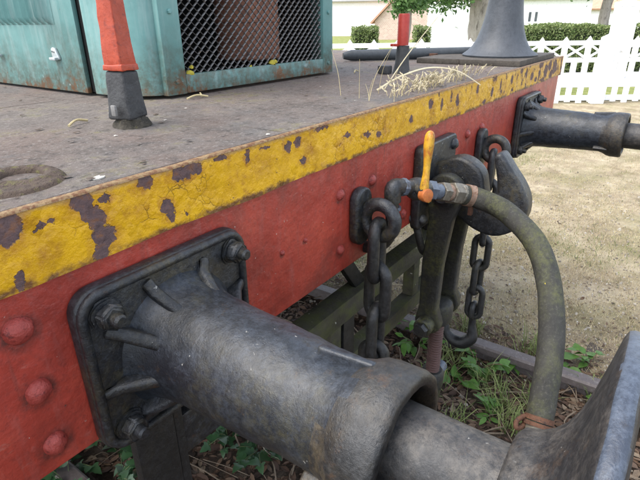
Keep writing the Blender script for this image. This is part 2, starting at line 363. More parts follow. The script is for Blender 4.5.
def tube(path, r, n=14, closed=False, bm=None, cap=True, flat=(1, 1), ang=50):
    b2 = bmesh.new(); P = [Vector(p) for p in path]; m = len(P); rings = []
    t0 = (P[1]-P[0]).normalized(); nrm = t0.orthogonal().normalized()
    for i in range(m):
        if closed: t = (P[(i+1) % m]-P[i-1]).normalized()
        else: t = (P[min(i+1, m-1)]-P[max(i-1, 0)]).normalized()
        nrm = (nrm - t*nrm.dot(t)).normalized(); bi = t.cross(nrm)
        rr = r[i] if hasattr(r, '__len__') else r
        rings.append([b2.verts.new(P[i]+nrm*(rr*flat[0]*math.cos(2*PI*j/n))+bi*(rr*flat[1]*math.sin(2*PI*j/n))) for j in range(n)])
    prs = list(zip(rings[:-1], rings[1:]))
    for a, b in prs:
        for j in range(n): b2.faces.new((a[j], a[(j+1) % n], b[(j+1) % n], b[j]))
    if closed:
        a, b = rings[-1], rings[0]
        k = min(range(n), key=lambda q: (a[0].co-b[q].co).length)
        for j in range(n): b2.faces.new((a[j], a[(j+1) % n], b[(j+1+k) % n], b[(j+k) % n]))
    elif cap:
        b2.faces.new(rings[0][::-1]); b2.faces.new(rings[-1])
    bmesh.ops.recalc_face_normals(b2, faces=b2.faces[:]); smooth(b2, ang); return join(bm, b2)
def prism(poly, y0, y1, plane='xz', bev=0., seg=2, ang=40, bm=None):
    """extrude a polygon; plane 'xz' extrudes along y, 'yz' along x, 'xy' along z"""
    b2 = bmesh.new()
    def co(p, d): return {'xz': (p[0], d, p[1]), 'yz': (d, p[0], p[1]), 'xy': (p[0], p[1], d)}[plane]
    a = [b2.verts.new(co(p, y0)) for p in poly]; b = [b2.verts.new(co(p, y1)) for p in poly]
    n = len(poly); fa = b2.faces.new(a); fb = b2.faces.new(b[::-1])
    for i in range(n): b2.faces.new((a[i], b[i], b[(i+1) % n], a[(i+1) % n]))
    bmesh.ops.recalc_face_normals(b2, faces=b2.faces[:])
    if bev:
        ed = [e for e in b2.edges if abs(e.verts[0].co['xyz'.index({'xz': 'y', 'yz': 'x', 'xy': 'z'}[plane])] - e.verts[1].co['xyz'.index({'xz': 'y', 'yz': 'x', 'xy': 'z'}[plane])]) < 1e-7]
        bmesh.ops.bevel(b2, geom=ed, offset=bev, segments=seg, affect='EDGES', profile=.5)
    smooth(b2, ang); return join(bm, b2)
def rrect(x0, x1, z0, z1, r, k=6):
    out = []
    for cx, cz, a0 in ((x1-r, z1-r, 0), (x0+r, z1-r, 90), (x0+r, z0+r, 180), (x1-r, z0+r, 270)):
        for i in range(k+1):
            a = math.radians(a0+90*i/k); out.append((cx+r*math.cos(a), cz+r*math.sin(a)))
    return out
def roughen(bm, amp, scale, seed=0):
    for v in bm.verts:
        d = mnoise.noise_vector((v.co+Vector((seed*3.1, seed*1.7, 0)))*scale); v.co += d*amp
    return bm
def dome(c, r, h, axis=(0, -1, 0), n=20, bm=None, seed=0):
    pr = [(0, r*1.0)]+[(h*math.sin(a), r*math.cos(a)) for a in [i*PI/2/7 for i in range(1, 7)]]+[(h, r*.03)]
    b = lathe([(-.004, r*1.02)]+pr, c, axis, n); roughen(b, r*.13, 1.1/r, seed); return join(bm, b)

# ------------------------------------------------------------------ ground and setting
def ground_mat():
    b = NB('ground_soil'); s = b.sep(b.pos)
    dry = b.ramp(b.noise(3, 9, .72), [(.30, (.17, .13, .08)), (.44, (.32, .26, .17)), (.56, (.45, .375, .255)), (.72, (.54, .47, .34))])
    dry = b.mix(b.math('MULTIPLY', b.step(b.noise(60, 6, .75), .5, .75), .55), dry, (.17, .135, .095))
    dry = b.mix(b.math('MULTIPLY', b.step(b.noise(160, 3, .7), .55, .75), .5), dry, (.62, .57, .47))
    dry = b.mix(b.math('MULTIPLY', b.step(b.noise(9, 7, .75), .50, .64), .55), dry, (.24, .18, .115))
    grn = b.math('MULTIPLY', b.step(b.noise(1.6, 7, .7), .47, .66), .6); dry = b.mix(grn, dry, (.19, .19, .075))
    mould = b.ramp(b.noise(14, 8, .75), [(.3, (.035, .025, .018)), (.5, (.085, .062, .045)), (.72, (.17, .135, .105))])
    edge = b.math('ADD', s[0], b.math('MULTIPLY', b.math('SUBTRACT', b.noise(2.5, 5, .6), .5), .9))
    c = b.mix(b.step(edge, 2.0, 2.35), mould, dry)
    h = b.math('ADD', b.noise(30, 9, .75), b.math('MULTIPLY', b.noise(180, 4, .7), .3))
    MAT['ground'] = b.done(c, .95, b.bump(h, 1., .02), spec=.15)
ground_mat()
def axis_pts(a0, a1, step, lo, hi):
    mid = list(np.arange(a0, a1+1e-6, step)); d = step; L = []; x = a0
    while x > lo: d *= 1.35; x -= d; L.append(max(x, lo))
    d = step; Rr = []; x = a1
    while x < hi: d *= 1.35; x += d; Rr.append(min(x, hi))
    return L[::-1]+mid+Rr
def gz(x, y):
    d = math.hypot(x-2, y)
    amp = max(0, 1-d/14)
    z = amp*(.030*mnoise.noise((x*1.3, y*1.3, 3))+.016*mnoise.noise((x*5, y*5, 9)))
    return z
gx = axis_pts(-1.5, 7, .07, -900, 1500); gy = axis_pts(-2.5, 4, .07, -1200, 1200)
V = [(x, y, gz(x, y)) for x in gx for y in gy]; ny = len(gy)
F = [(i*ny+j, (i+1)*ny+j, (i+1)*ny+j+1, i*ny+j+1) for i in range(len(gx)-1) for j in range(ny-1)]
me = bpy.data.meshes.new('ground'); me.from_pydata(V, [], F)
for p in me.polygons: p.use_smooth = True
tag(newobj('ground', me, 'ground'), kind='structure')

# frame of the fence line: origin A, along u (to the left in the picture), away v
FA = np.array([10.06, 1.48]); u = np.array([-.60, .80]); v = np.array([.80, .60])
def fl(t, w): q = FA+u*t+v*w; return float(q[0]), float(q[1])
def sheet(name, t0, t1, w0, w1, z, mat):
    me = bpy.data.meshes.new(name); me.from_pydata([(*fl(t0, w0), z), (*fl(t1, w0), z), (*fl(t1, w1), z), (*fl(t0, w1), z)], [], [(0, 1, 2, 3)])
    return tag(newobj(name, me, mat), kind='structure')
b = NB('verge_grass'); c = b.ramp(b.noise(4, 8, .7), [(.3, (.13, .16, .05)), (.55, (.24, .26, .09)), (.8, (.38, .36, .19))])
MAT['verge'] = b.done(c, .95, b.bump(b.noise(60, 6, .7), .8, .02), spec=.1)
b = NB('pale_asphalt'); c = b.ramp(b.noise(2, 8, .7), [(.3, (.50, .49, .49)), (.7, (.62, .61, .60))])
MAT['asphalt'] = b.done(c, .9, b.bump(b.noise(90, 5, .7), .4, .006), spec=.2)
sheet('verge', -30, 60, .15, 2.0, .012, 'verge')
sheet('road', -30, 60, 2.0, 5.6, .016, 'asphalt')
sheet('far_lawn', -30, 60, 5.6, 40, .012, 'verge')

# ------------------------------------------------------------------ the locomotive
CX = 1.21
loco = thing('locomotive', 'old shunting locomotive with red and yellow buffer beam, teal engine hood and black buffers', 'locomotive', (CX, 1.5, 0))
beam = newobj('buffer_beam', box(-.16, 2.60, .0, .05, H-.484, H-.170, .004), 'red', loco)
def band_mesh():
    # lapped plate with a slightly wavy lower edge and knocked front
    bm = bmesh.new(); nx, nz = 260, 10; rows = []
    for i in range(nx+1):
        x = -.163+2.766*i/nx; zl = H-.2455+.0012*math.sin(x*21)+.0016*mnoise.noise((x*9, 0, 0)); zt = H-.166+.0012*mnoise.noise((x*12, 4, 0))
        col = []
        for j in range(nz+1):
            z = zl+(zt-zl)*j/nz
            y = -.007+.0011*mnoise.noise((x*14, z*25, 1))+.0006*mnoise.noise((x*50, z*60, 7))
            col.append(bm.verts.new((x, y, z)))
        rows.append(col)
    for a, b2 in zip(rows[:-1], rows[1:]):
        for j in range(nz): bm.faces.new((a[j], b2[j], b2[j+1], a[j+1]))
    bk = [(bm.verts.new((r[0].co.x, -.0005, r[0].co.z))) for r in rows]
    for i in range(nx): bm.faces.new((rows[i][0], bk[i], bk[i+1], rows[i+1][0]))
    tk = [(bm.verts.new((r[-1].co.x, .0, r[-1].co.z))) for r in rows]
    for i in range(nx): bm.faces.new((rows[i][-1], rows[i+1][-1], tk[i+1], tk[i]))
    for r, k, l in ((rows[0], bk[0], tk[0]), (rows[-1], bk[-1], tk[-1])):
        bm.faces.new([k]+r+[l])
    bmesh.ops.recalc_face_normals(bm, faces=bm.faces[:]); return smooth(bm, 40)
newobj('edge_band', band_mesh(), 'yellow', beam)
lip = []
bm = bmesh.new(); n = 220; prev = None
for i in range(n+1):
    x = -.163+2.766*i/n; w = .0012*mnoise.noise((x*30, 1, 1)); z = H-.1645+.0010*mnoise.noise((x*12, 4, 0))
    q = [bm.verts.new((x, -.0082+w, z-.0028)), bm.verts.new((x, -.0070+w, z-.0005)), bm.verts.new((x, .0015+w, z)), bm.verts.new((x, .0085+w, z-.0035))]
    if prev:
        for j in range(3): bm.faces.new((prev[j], q[j], q[j+1], prev[j+1]))
    prev = q
bmesh.ops.recalc_face_normals(bm, faces=bm.faces[:])
newobj('worn_lip', smooth(bm, 60), 'rusty_edge', beam)
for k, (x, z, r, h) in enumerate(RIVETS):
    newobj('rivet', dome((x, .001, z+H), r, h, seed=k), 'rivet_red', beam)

# deck plates
deck = grp('deck', loco, (CX, .8, H-.17))
for (x0, x1, y0, y1) in [(-.16, .617, .0095, .685), (.6205, 2.60, .0095, .685), (-.16, .617, .689, 2.2), (.6205, 2.60, .689, 2.2), (-.16, 2.60, 2.204, 4.0)]:
    if x0 < 0 and y0 < .5 or True:
        newobj('deck_plate', box(x0, x1, y0, y1, H-.178, H-.1665, .0015, 1), 'deck', deck)
newobj('side_sole', box(2.55, 2.598, .052, 4.0, H-.40, H-.179, .003), 'dark_iron', loco)
newobj('side_sole', box(-.158, -.11, .052, 4.0, H-.40, H-.179, .003), 'dark_iron', loco)
newobj('frame_member', box(.55, .58, .052, 4.0, H-.60, H-.179, .003), 'dark_iron', loco)
newobj('frame_member', box(1.84, 1.87, .052, 4.0, H-.60, H-.179, .003), 'dark_iron', loco)

# towing lug on the deck edge
lug = grp('towing_lug', loco, (.24, .1, H-.166))
def lug_mesh():
    bm = bmesh.new(); nx, ny_ = 76, 56; g = []
    def sm(t): t = max(0, min(1, t)); return t*t*(3-2*t)
    for i in range(nx+1):
        row = []
        for j in range(ny_+1):
            x = .150+.172*i/nx; y = .022+.172*j/ny_
            d = math.hypot((x-.232)/.066, (y-.104)/.068)
            e = sm((1.02-d)/.16); r = math.hypot((x-.250)/.024, (y-.104)/.026)
            z = -.003+e*.0075+.0032*math.exp(-((r-1.35)/.30)**2)*e-.0135*sm((1.05-r)/.25)
            z += (.0011*mnoise.noise((x*60, y*60, 2))+.0009*mnoise.noise((x*150, y*150, 5)))*e
            row.append(bm.verts.new((x, y, H-.1665+z)))
        g.append(row)
    for i in range(nx):
        for j in range(ny_): bm.faces.new((g[i][j], g[i+1][j], g[i+1][j+1], g[i][j+1]))
    bmesh.ops.recalc_face_normals(bm, faces=bm.faces[:]); return smooth(bm, 80)
newobj('lug_plate', lug_mesh(), 'lug_rust', lug)
newobj('hole_disc', roughen(lathe([(0, .021), (.0012, .016), (.002, .004)], (.250, .104, H-.1690), (0, 0, 1), 18), .002, 90), 'hood_dark', lug)  # near-black disc that darkens the inside of the hole
newobj('pin', dome((.225, .225, H-.167), .022, .016, (0, 0, 1), 20, seed=3), 'blue_steel', lug)

# engine hood
hood = grp('engine_hood', loco, (1.12, 1.2, H-.16))
ZB, ZT = H-.158, H+.55
HF = .485; HL = .69; HR = 1.505
def corner(cx, cy, r, a0, a1, name):
    bm = bmesh.new(); prev = None
    for i in range(15):
        a = math.radians(a0+(a1-a0)*i/14)
        q = [bm.verts.new((cx+rr*math.cos(a), cy+rr*math.sin(a), z)) for rr, z in ((r, ZB), (r, ZT), (r-.006, ZT), (r-.006, ZB))]
        if prev:
            for j in range(4): bm.faces.new((prev[j], prev[(j+1) % 4], q[(j+1) % 4], q[j]))
        else: bm.faces.new(q)
        prev = q
    bm.faces.new(prev[::-1]); bmesh.ops.recalc_face_normals(bm, faces=bm.faces[:])
    return newobj(name, smooth(bm, 50), 'teal', hood)
def hcorner(left):
    # quarter-round corner sheet, longer along the side than along the front
    bm = bmesh.new(); prev = None
    pts = []
    for i in range(15):
        a = PI/2*i/14
        if left: pts.append((.762-.072*math.cos(a)**1.0, .655-.165*math.sin(a)))
        else: pts.append((1.433+.072*math.cos(a), .655-.165*math.sin(a)))
    cx = .762 if left else 1.433
    for (x, y) in pts:
        d = Vector((cx-x, .655-y, 0)).normalized()*.006
        q = [bm.verts.new((x, y, ZB)), bm.verts.new((x, y, ZT)), bm.verts.new((x+d.x, y+d.y, ZT)), bm.verts.new((x+d.x, y+d.y, ZB))]
        if prev:
            for j in range(4): bm.faces.new((prev[j], prev[(j+1) % 4], q[(j+1) % 4], q[j]))
        else: bm.faces.new(q)
        prev = q
    bm.faces.new(prev[::-1]); bmesh.ops.recalc_face_normals(bm, faces=bm.faces[:])
    return newobj('corner_panel', smooth(bm, 50), 'teal', hood)
hcorner(True); hcorner(False)
# grille frame: bottom bar, two stiles, top bar
newobj('grille_frame', box(.760, .8175, HF-.012, HF+.010, ZB-.002, ZT, .003), 'teal', hood)
newobj('grille_frame', box(1.383, 1.436, HF-.012, HF+.010, ZB-.002, ZT, .003), 'teal', hood)
newobj('grille_frame', box(.8178, 1.3827, HF-.0115, HF+.009, ZB-.001, H-.116, .003), 'teal', hood)
newobj('grille_frame', box(.8178, 1.3827, HF-.0115, HF+.009, H+.44, ZT-.001, .003), 'teal', hood)
for x in (.79, 1.41):
    for z in (H-.13, H+.02, H+.17):
        newobj('bolt', lathe([(0, .0055), (.004, .0055), (.005, .004)], (x, HF-.0118, z), (0, -1, 0), 6), 'teal', hood)
def mesh_screen():
    bm = bmesh.new(); px, pz = .0240, .0105; x0, x1, z0, z1 = .812, 1.388, H-.122, H+.445
    rows = int((z1-z0)/pz)+1; cols = int((x1-x0)/px)+1
    t = .00075; w = .0017
    for r in range(rows):
        for c in range(cols*2):
            sg = 1 if (c+r) % 2 == 0 else -1
            xa = x0+c*px/2; xb = xa+px/2; zc = z0+r*pz
            za, zb = zc-sg*pz/2*.86, zc+sg*pz/2*.86
            for q in ((xa, za, xb, zb),):
                d = Vector((q[2]-q[0], 0, q[3]-q[1])).normalized(); nn = Vector((-d.z, 0, d.x))
                A = Vector((q[0], HF, q[1])); B = Vector((q[2], HF, q[3]))
                vs_ = []
                for P in (A-d*.0006, B+d*.0006):
                    for s1, s2 in ((-1, -1), (1, -1), (1, 1), (-1, 1)):
                        vs_.append(bm.verts.new(P+nn*t*s1+Vector((0, w*s2+.0012*s1, 0))))
                for j in range(4): bm.faces.new((vs_[j], vs_[(j+1) % 4], vs_[4+(j+1) % 4], vs_[4+j]))
    bmesh.ops.recalc_face_normals(bm, faces=bm.faces[:])
    return bm
newobj('grille_mesh', mesh_screen(), 'galvanised', hood)
# inside the hood
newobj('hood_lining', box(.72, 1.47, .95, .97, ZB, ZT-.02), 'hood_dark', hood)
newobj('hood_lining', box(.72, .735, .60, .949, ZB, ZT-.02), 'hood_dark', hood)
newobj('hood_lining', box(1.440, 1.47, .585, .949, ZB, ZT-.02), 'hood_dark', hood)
newobj('rusty_drum', lathe([(0, .09), (.004, .095), (.10, .095), (.104, .099), (.112, .099), (.116, .095), (.5, .095)], (1.20, .625, ZB+.05), (0, 0, 1), 36), 'radiator_brown', hood)
newobj('inner_pipe', tube([(.88, .70, ZB), (.89, .70, H), (.92, .72, H+.2), (.92, .72, H+.4)], .02, 12), 'black_iron', hood)
newobj('inner_bracket', prism([(.868, H-.035), (.872, H+.0), (.884, H+.004), (.886, H-.004), (.878, H-.008), (.880, H-.04)], .56, .563, 'xz'), 'latch_metal', hood)
newobj('inner_pipe', tube([(.98, .78, ZB), (.98, .78, H+.4)], .03, 12), 'dark_iron', hood)
for (x, z, s) in [(.836, -.112, .010), (1.14, -.110, .011), (1.155, -.106, .007), (.842, -.098, .006), (1.05, -.113, .005)]:
    newobj('lichen', roughen(lathe([(0, s), (s*.5, s*.8), (s*.9, s*.2)], (x, HF-.004, H+z-.004), (0, -.3, 1), 8), s*.5, 90, x), 'lichen', hood)
# side door with louvres, and the roof sheet
door = newobj('side_door', box(HL, HL+.012, .690, 2.2, ZB-.002, ZT, .003), 'teal', hood)
newobj('side_door', box(HR-.012, HR, .690, 2.2, ZB-.002, ZT, .003), 'teal', hood)
newobj('hood_roof', box(HL+.002, HR-.002, .53, 2.2, ZT+.001, ZT+.02, .006), 'teal', hood)
newobj('hood_front_sheet', box(.764, 1.432, .53, .545, H+.46, ZT, .003), 'teal', hood)
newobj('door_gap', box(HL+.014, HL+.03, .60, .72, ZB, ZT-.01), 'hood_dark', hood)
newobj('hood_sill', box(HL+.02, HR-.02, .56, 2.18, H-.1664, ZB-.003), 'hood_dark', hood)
bml = bmesh.new(); nl = 9
rows = []
for (zz, s) in ((H-.004, 0.), (H+.003, .6), (H+.014, 1.), (H+.30, 1.), (H+.312, .6), (H+.318, 0)):
    prof = []
    for i in range(nl):
        a = i/(nl-1); dep = math.sin(PI*min(1, a*1.25))*.5 if a < .8 else 0
        dep = (a/.75)**1.2 if a < .75 else max(0, 1-(a-.75)/.25)
        prof.append(bml.verts.new((-.017*dep*s-.0006, (a-.5)*.030, zz)))
    rows.append(prof)
for a, b2 in zip(rows[:-1], rows[1:]):
    for j in range(nl-1): bml.faces.new((a[j], a[j+1], b2[j+1], b2[j]))
bmesh.ops.recalc_face_normals(bml, faces=bml.faces[:])
lme = bpy.data.meshes.new('louvre'); smooth(bml, 60).to_mesh(lme); bml.free(); lme.materials.append(MAT['teal'])
for i in range(34):
    o = newobj('louvre', lme, None, door); o.location = (HL, .795+i*.0305, 0)
lat = newobj('latch', prism(rrect(.783, .812, H-.085, H-.058, .004), 0, 0.004, 'xz', .001), 'latch_metal', door)
lat.data.transform(Matrix.Translation((HL-.0045, 0, 0)) @ Matrix.Rotation(math.radians(90), 4, 'Z') @ Matrix.Translation((0, 0, 0)))
def latch_mesh():
    poly = [(.805, -.056), (.793, -.058), (.782, -.078), (.782, -.084), (.812, -.088), (.812, -.060)]
    return prism([(y, z+H) for y, z in poly], HL-.0065, HL-.0005, 'yz', .0015)
lat.data = bpy.data.meshes.new('latch'); bmx = latch_mesh(); bmx.to_mesh(lat.data); bmx.free(); lat.data.materials.append(MAT['latch_metal'])
for (y, z) in ((.8065, -.066), (.7985, -.067)):
    newobj('slot', lathe([(0, .0022), (.0008, .0022)], (HL-.0062, y, H+z), (-1, 0, 0), 10), 'hood_dark', lat)
newobj('latch_tongue', box(HL-.016, HL-.006, .785, .812, H-.086, H-.079, .002), 'latch_metal', door)
newobj('latch_tongue', box(HL-.014, HL-.004, 1.085, 1.11, H-.086, H-.079, .002), 'latch_metal', door)

# handrail stumps on the deck
def post_sock(name, x, y, top, w0, w1, base_w, red, zr):
    p = grp('handrail_post', loco, (x, y, H-.166))
    def frust(z0, z1, a, b, bev, sx=1., sy=1., rot=.25, dx=0):
        bm = bmesh.new()
        q0 = [bm.verts.new((sx*a*math.cos(rot+PI/4+PI/2*i)*.7071*2**.5/1+dx, sy*a*math.sin(rot+PI/4+PI/2*i), z0)) for i in range(4)]
        q1 = [bm.verts.new((sx*b*math.cos(rot+PI/4+PI/2*i), sy*b*math.sin(rot+PI/4+PI/2*i), z1)) for i in range(4)]
        bm.faces.new(q0[::-1]); bm.faces.new(q1)
        for i in range(4): bm.faces.new((q0[i], q0[(i+1) % 4], q1[(i+1) % 4], q1[i]))
        bmesh.ops.bevel(bm, geom=bm.edges[:], offset=bev, segments=3, affect='EDGES', profile=.6)
        bmesh.ops.triangulate(bm, faces=bm.faces[:])
        for _ in range(3): bmesh.ops.subdivide_edges(bm, edges=[e_ for e_ in bm.edges if e_.calc_length() > .012], cuts=1); bmesh.ops.triangulate(bm, faces=bm.faces[:])
        for v_ in bm.verts: v_.co += Vector((x, y, 0))
        roughen(bm, .0016, 45); roughen(bm, .0007, 140, 3)
        return smooth(bm, 60)
    newobj('sleeve', frust(zr, top, w0, w1, .003), red, p)
    newobj('sleeve_rim', frust(zr-.004, zr+.006, w0*1.10, w0*1.05, .002), red, p)
    newobj('socket', frust(H-.152, zr-.004, base_w, w0*1.0, .006), 'socket_grey', p)
    bm = roughen(lathe([(0, base_w*.95), (.008, base_w*.85), (.016, base_w*.72), (.02, base_w*.4)], (x+.004, y-.004, H-.168), (0, 0, 1), 18), .006, 90)
    newobj('grout', bm, 'crust', p)
    return p
p1 = post_sock('handrail_post', .514, .272, H+.085, .0265, .0190, .0345, 'orange_red', H-.070)
newobj('side_plate', box(.4795, .4845, .256, .268, H-.144, H-.126, .002), 'galvanised', p1)
p2 = grp('handrail_post', loco, (1.565, .285, H-.166))
newobj('sleeve', lathe([(0, .0185), (.09, .0185), (.094, .016)], (1.565, .285, H-.080), (0, 0, 1), 20), 'dark_red', p2)
newobj('socket', lathe([(0, .030), (.005, .028), (.03, .023), (.085, .020)], (1.565, .285, H-.166), (.04, 0, 1), 20), 'socket_grey', p2)
newobj('lug', box(1.535, 1.553, .29, .315, H-.083, H-.075, .002), 'dark_red', p2)
newobj('foot', box(1.500, 1.530, .30, .34, H-.166, H-.140, .005), 'socket_grey', p2)

# ------------------------------------------------------------------ buffers
def make_buffer():
    """axis through the origin along -y"""
    root = grp('buffer', loco, (0, 0, 0)); root.matrix_parent_inverse = Matrix.Identity(4)
    root.parent = None
    def add(name, bm, mat): return newobj(name, bm, mat, root)
    bp = prism(rrect(-.134, .128, -.108, .122, .030), -.022, -.0005, 'xz', .006, 3)
    add('base_plate', bp, 'black_iron')
    # raised border of the casting
    bd = tube([(x, -.022, z) for x, z in rrect(-.127, .121, -.101, .115, .027, 8)], .0065, 8, True)
    add('plate_border', bd, 'black_iron')
    pr = [(.018, .096), (.026, .090), (.036, .083), (.050, .078), (.075, .0745), (.13, .072), (.20, .069), (.26, .066), (.285, .0655), (.300, .070), (.312, .076), (.325, .0785), (.352, .0785), (.358, .0765), (.3595, .073), (.3595, .066), (.357, .0625), (.34, .061), (.28, .060)]
    bh = lathe(pr, (0, 0, 0), (0, -1, 0), 96, close=False, ang=50); bmesh.ops.recalc_face_normals(bh, faces=bh.faces[:])
    # denser along the barrel so that it can carry casting unevenness
    lg = [e for e in bh.edges if abs(e.verts[0].co.y-e.verts[1].co.y) > .04]
    bmesh.ops.subdivide_edges(bh, edges=lg, cuts=6, use_grid_fill=True)
    roughen(bh, .0014, 28); roughen(bh, .0007, 80, 2); smooth(bh, 50)
    hs_ = add('housing', bh, 'buffer_iron'); hs_.data.materials.append(MAT['collar_iron'])
    for p in hs_.data.polygons:
        if p.center.y < -.296+.012*math.sin(p.center.x*60): p.material_index = 1
    # cast ridge on top of the collar
    rd = box(-.005, .005, -.314, -.245, .062, .0795, .004, 3)
    for q in rd.verts:
        if q.co.y > -.26: q.co.z -= .005
        q.co.z -= 0.002
    rot = Matrix.Rotation(math.radians(8), 4, 'Y'); bmesh.ops.transform(rd, matrix=rot, verts=rd.verts[:]); add('cast_ridge', rd, 'buffer_iron')
    rd2 = box(-.006, .006, -.318, -.27, .064, .079, .004, 3); bmesh.ops.transform(rd2, matrix=Matrix.Rotation(math.radians(-128), 4, 'Y'), verts=rd2.verts[:]); add('cast_ridge', rd2, 'collar_iron')
    # gussets
    for a in (28, -22, -58, -98, 75, 120, -135, 165):
        t = math.radians(a)
        ro_ = .112 if abs(a) in (28, 22, 165) else .124
        w = prism([(.062, -.076), (.073, -.068), (ro_-.016, -.033), (ro_, -.026), (ro_, -.018), (.062, -.018)], -.0080, .0080, 'yz', .006, 3)
        # (r, along axis) given as (y, z): map to z=r, y=axis, x=thickness
        for q in w.verts: q.co = Vector((q.co.x, q.co.z, q.co.y))
        bmesh.ops.recalc_face_normals(w, faces=w.faces[:])
        bmesh.ops.transform(w, matrix=Matrix.Rotation(t, 4, 'Y'), verts=w.verts[:]); roughen(w, .0015, 60, a); add('gusset', w, 'black_iron')
    for (x, z, sg) in ((-.099, .087, 0), (.103, .089, 1), (-.098, -.078, 2), (.103, -.078, 3)):
        bo = lathe([(0, .021), (.004, .021), (.0045, .0185)], (x, -.022, z), (0, -1, 0), 20)
        nb = lathe([(0, .0170), (.013, .0170), (.016, .0145)], (x, -.026, z), (0, -1, 0), 6, ang=20)
        bmesh.ops.rotate(nb, verts=nb.verts[:], cent=(x, 0, z), matrix=Matrix.Rotation(.4*sg+.2, 3, 'Y'))
        nbb = join(bo, nb); bmesh.ops.bevel(nbb, geom=[e_ for e_ in nbb.edges if not e_.smooth], offset=.0022, segments=2, affect='EDGES'); smooth(nbb, 50)
        bolt = newobj('bolt', roughen(nbb, .0022, 95, sg), 'black_iron', root)
        newobj('stud', roughen(lathe([(0, .0085), (.010, .0085), (.013, .006)], (x, -.041, z), (0, -1, 0), 14), .0008, 150, sg), 'black_iron', bolt)
    add('plunger', roughen(lathe([(.28, .0445), (.36, .0445), (.40, .0445), (.447, .0445), (.457, .046)], (0, 0, 0), (0, -1, 0), 64), .0006, 60), 'plunger_iron')
    hd = [(.450, .046), (.4515, .058), (.456, .064), (.468, .067), (.478, .073), (.486, .082), (.493, .096), (.500, .118), (.506, .145), (.5095, .166), (.511, .1705)]
    fr = [(.5125, .1735), (.516, .175), (.522, .175), (.5255, .1735), (.527, .171)]
    ff = [(.5272, .1705), (.531, .14), (.534, .08), (.535, .005)]
    bmh = lathe(hd+fr+ff, (0, 0, 0), (0, -1, 0), 128, ang=45); roughen(bmh, .0010, 30)
    ho = add('head', bmh, 'plunger_iron'); ho.data.materials.append(MAT['rim_iron'])
    for p in ho.data.polygons:
        r = math.hypot(p.center.x, p.center.z)
        if r > .1722: p.material_index = 1
    return root
buf = make_buffer(); buf.parent = loco; buf.matrix_parent_inverse = parent_world(loco).inverted(); buf.location = (.347, 0, H-.392)
def copy_tree(o, parent, keep=True):
    c = o.copy(); COL.objects.link(c); c.parent = parent; c.matrix_parent_inverse = o.matrix_parent_inverse.copy()
    for ch in list(o.children): copy_tree(ch, c)
    return c
b2 = copy_tree(buf, loco); b2.location = (2.075, 0, H-.392)

# ------------------------------------------------------------------ drawhook, guide plate
dh = grp('drawhook', loco, (CX, 0, H-.4))
newobj('guide_plate', prism(rrect(CX-.12, CX+.10, H-.50, H-.283, .018), -.024, -.0005, 'xz', .005, 3), 'black_iron', dh)
for (x, z) in ((CX-.095, -.31), (CX+.075, -.31), (CX-.095, -.475), (CX+.075, -.475)):
    newobj('bolt', dome((x, -.024, z+H), .0155, .014, seed=x*z), 'black_iron', dh)
hk = [(0, -.352), (-.03, -.335), (-.075, -.318), (-.112, -.327), (-.14, -.352), (-.150, -.388), (-.158, -.412), (-.172, -.414), (-.181, -.395), (-.176, -.355), (-.166, -.318), (-.165, -.303), (-.174, -.296), (-.186, -.300), (-.212, -.333), (-.240, -.368), (-.257, -.405), (-.256, -.45), (-.228, -.488), (-.185, -.508), (-.135, -.50), (-.09, -.475), (-.05, -.455), (0, -.45)]
hk = [(p.x, p.y+H) for p in catmull([(a, b_, 0) for a, b_ in hk], 3)]
newobj('hook', prism(hk, CX-.027, CX+.027, 'yz', .010, 4, 50), 'dark_iron' if False else 'black_iron', dh)

# brake pipe with cock, handle and hose
bh_ = grp('brake_hose', loco, (.87, -.06, H-.35))
def seg(a, b, r, n=20, mat='black_iron', name='pipe', bev=.0015):
    A = Vector((a[0], a[1], a[2]+H)); B = Vector((b[0], b[1], b[2]+H)); L = (B-A).length
    return newobj(name, lathe([(0, r-bev), (bev, r), (L-bev, r), (L, r-bev)], A, B-A, n, ang=25 if n < 10 else 40), mat, bh_)
E0 = Vector((.872, -.062, -.312)); E1 = Vector((1.066, -.139, -.370)); dd = (E1-E0)
def al(t): return E0+dd*t
pth = [(.872, .06, -.47+H), (.872, -.02, -.46+H), (.871, -.055, -.43+H), (.870, -.062, -.39+H), (.870, -.062, -.345+H)]
pp = catmull(pth+[tuple(E0+Vector((0, 0, H-.004))), tuple(al(.12)+Vector((0, 0, H)))], 6)
newobj('pipe', tube(pp, .0135, 16), 'black_iron', bh_)
newobj('elbow', tube([p for p in pp[-13:]], .0175, 16), 'black_iron', bh_)
newobj('pipe_band', lathe([(0, .0185), (.006, .0185)], (.870, -.062, H-.362), (0, 0, 1), 20), 'blue_steel', bh_)
seg(al(.09), al(.15), .0190, 8, 'blue_steel', 'union'); seg(al(.15), al(.22), .0165, 20, 'black_iron')
newobj('valve_body', tube([al(t)+Vector((0, 0, H)) for t in (.20, .24, .29, .36, .42, .48)], [.015, .021, .0245, .0245, .021, .016], 20), 'black_iron', bh_)
seg(al(.44), al(.54), .0225, 6, 'blue_steel', 'nut'); seg(al(.54), al(.64), .0175, 20, 'blue_steel')
seg(al(.64), al(.74), .0225, 6, 'worn_brass', 'nut'); seg(al(.74), al(.80), .0190, 20, 'pale_rust', 'ferrule')
seg(al(.80), al(.93), .0255, 6, 'worn_brass', 'nut'); seg(al(.93), al(1.0), .0235, 24, 'worn_brass', 'ferrule')
pv = al(.255)+Vector((0, 0, H)); front = Vector((-.38, -.86, .10)).normalized()
newobj('spindle', lathe([(0, .010), (.04, .010)], pv, front, 14), 'black_iron', bh_)
hp = pv+front*.034
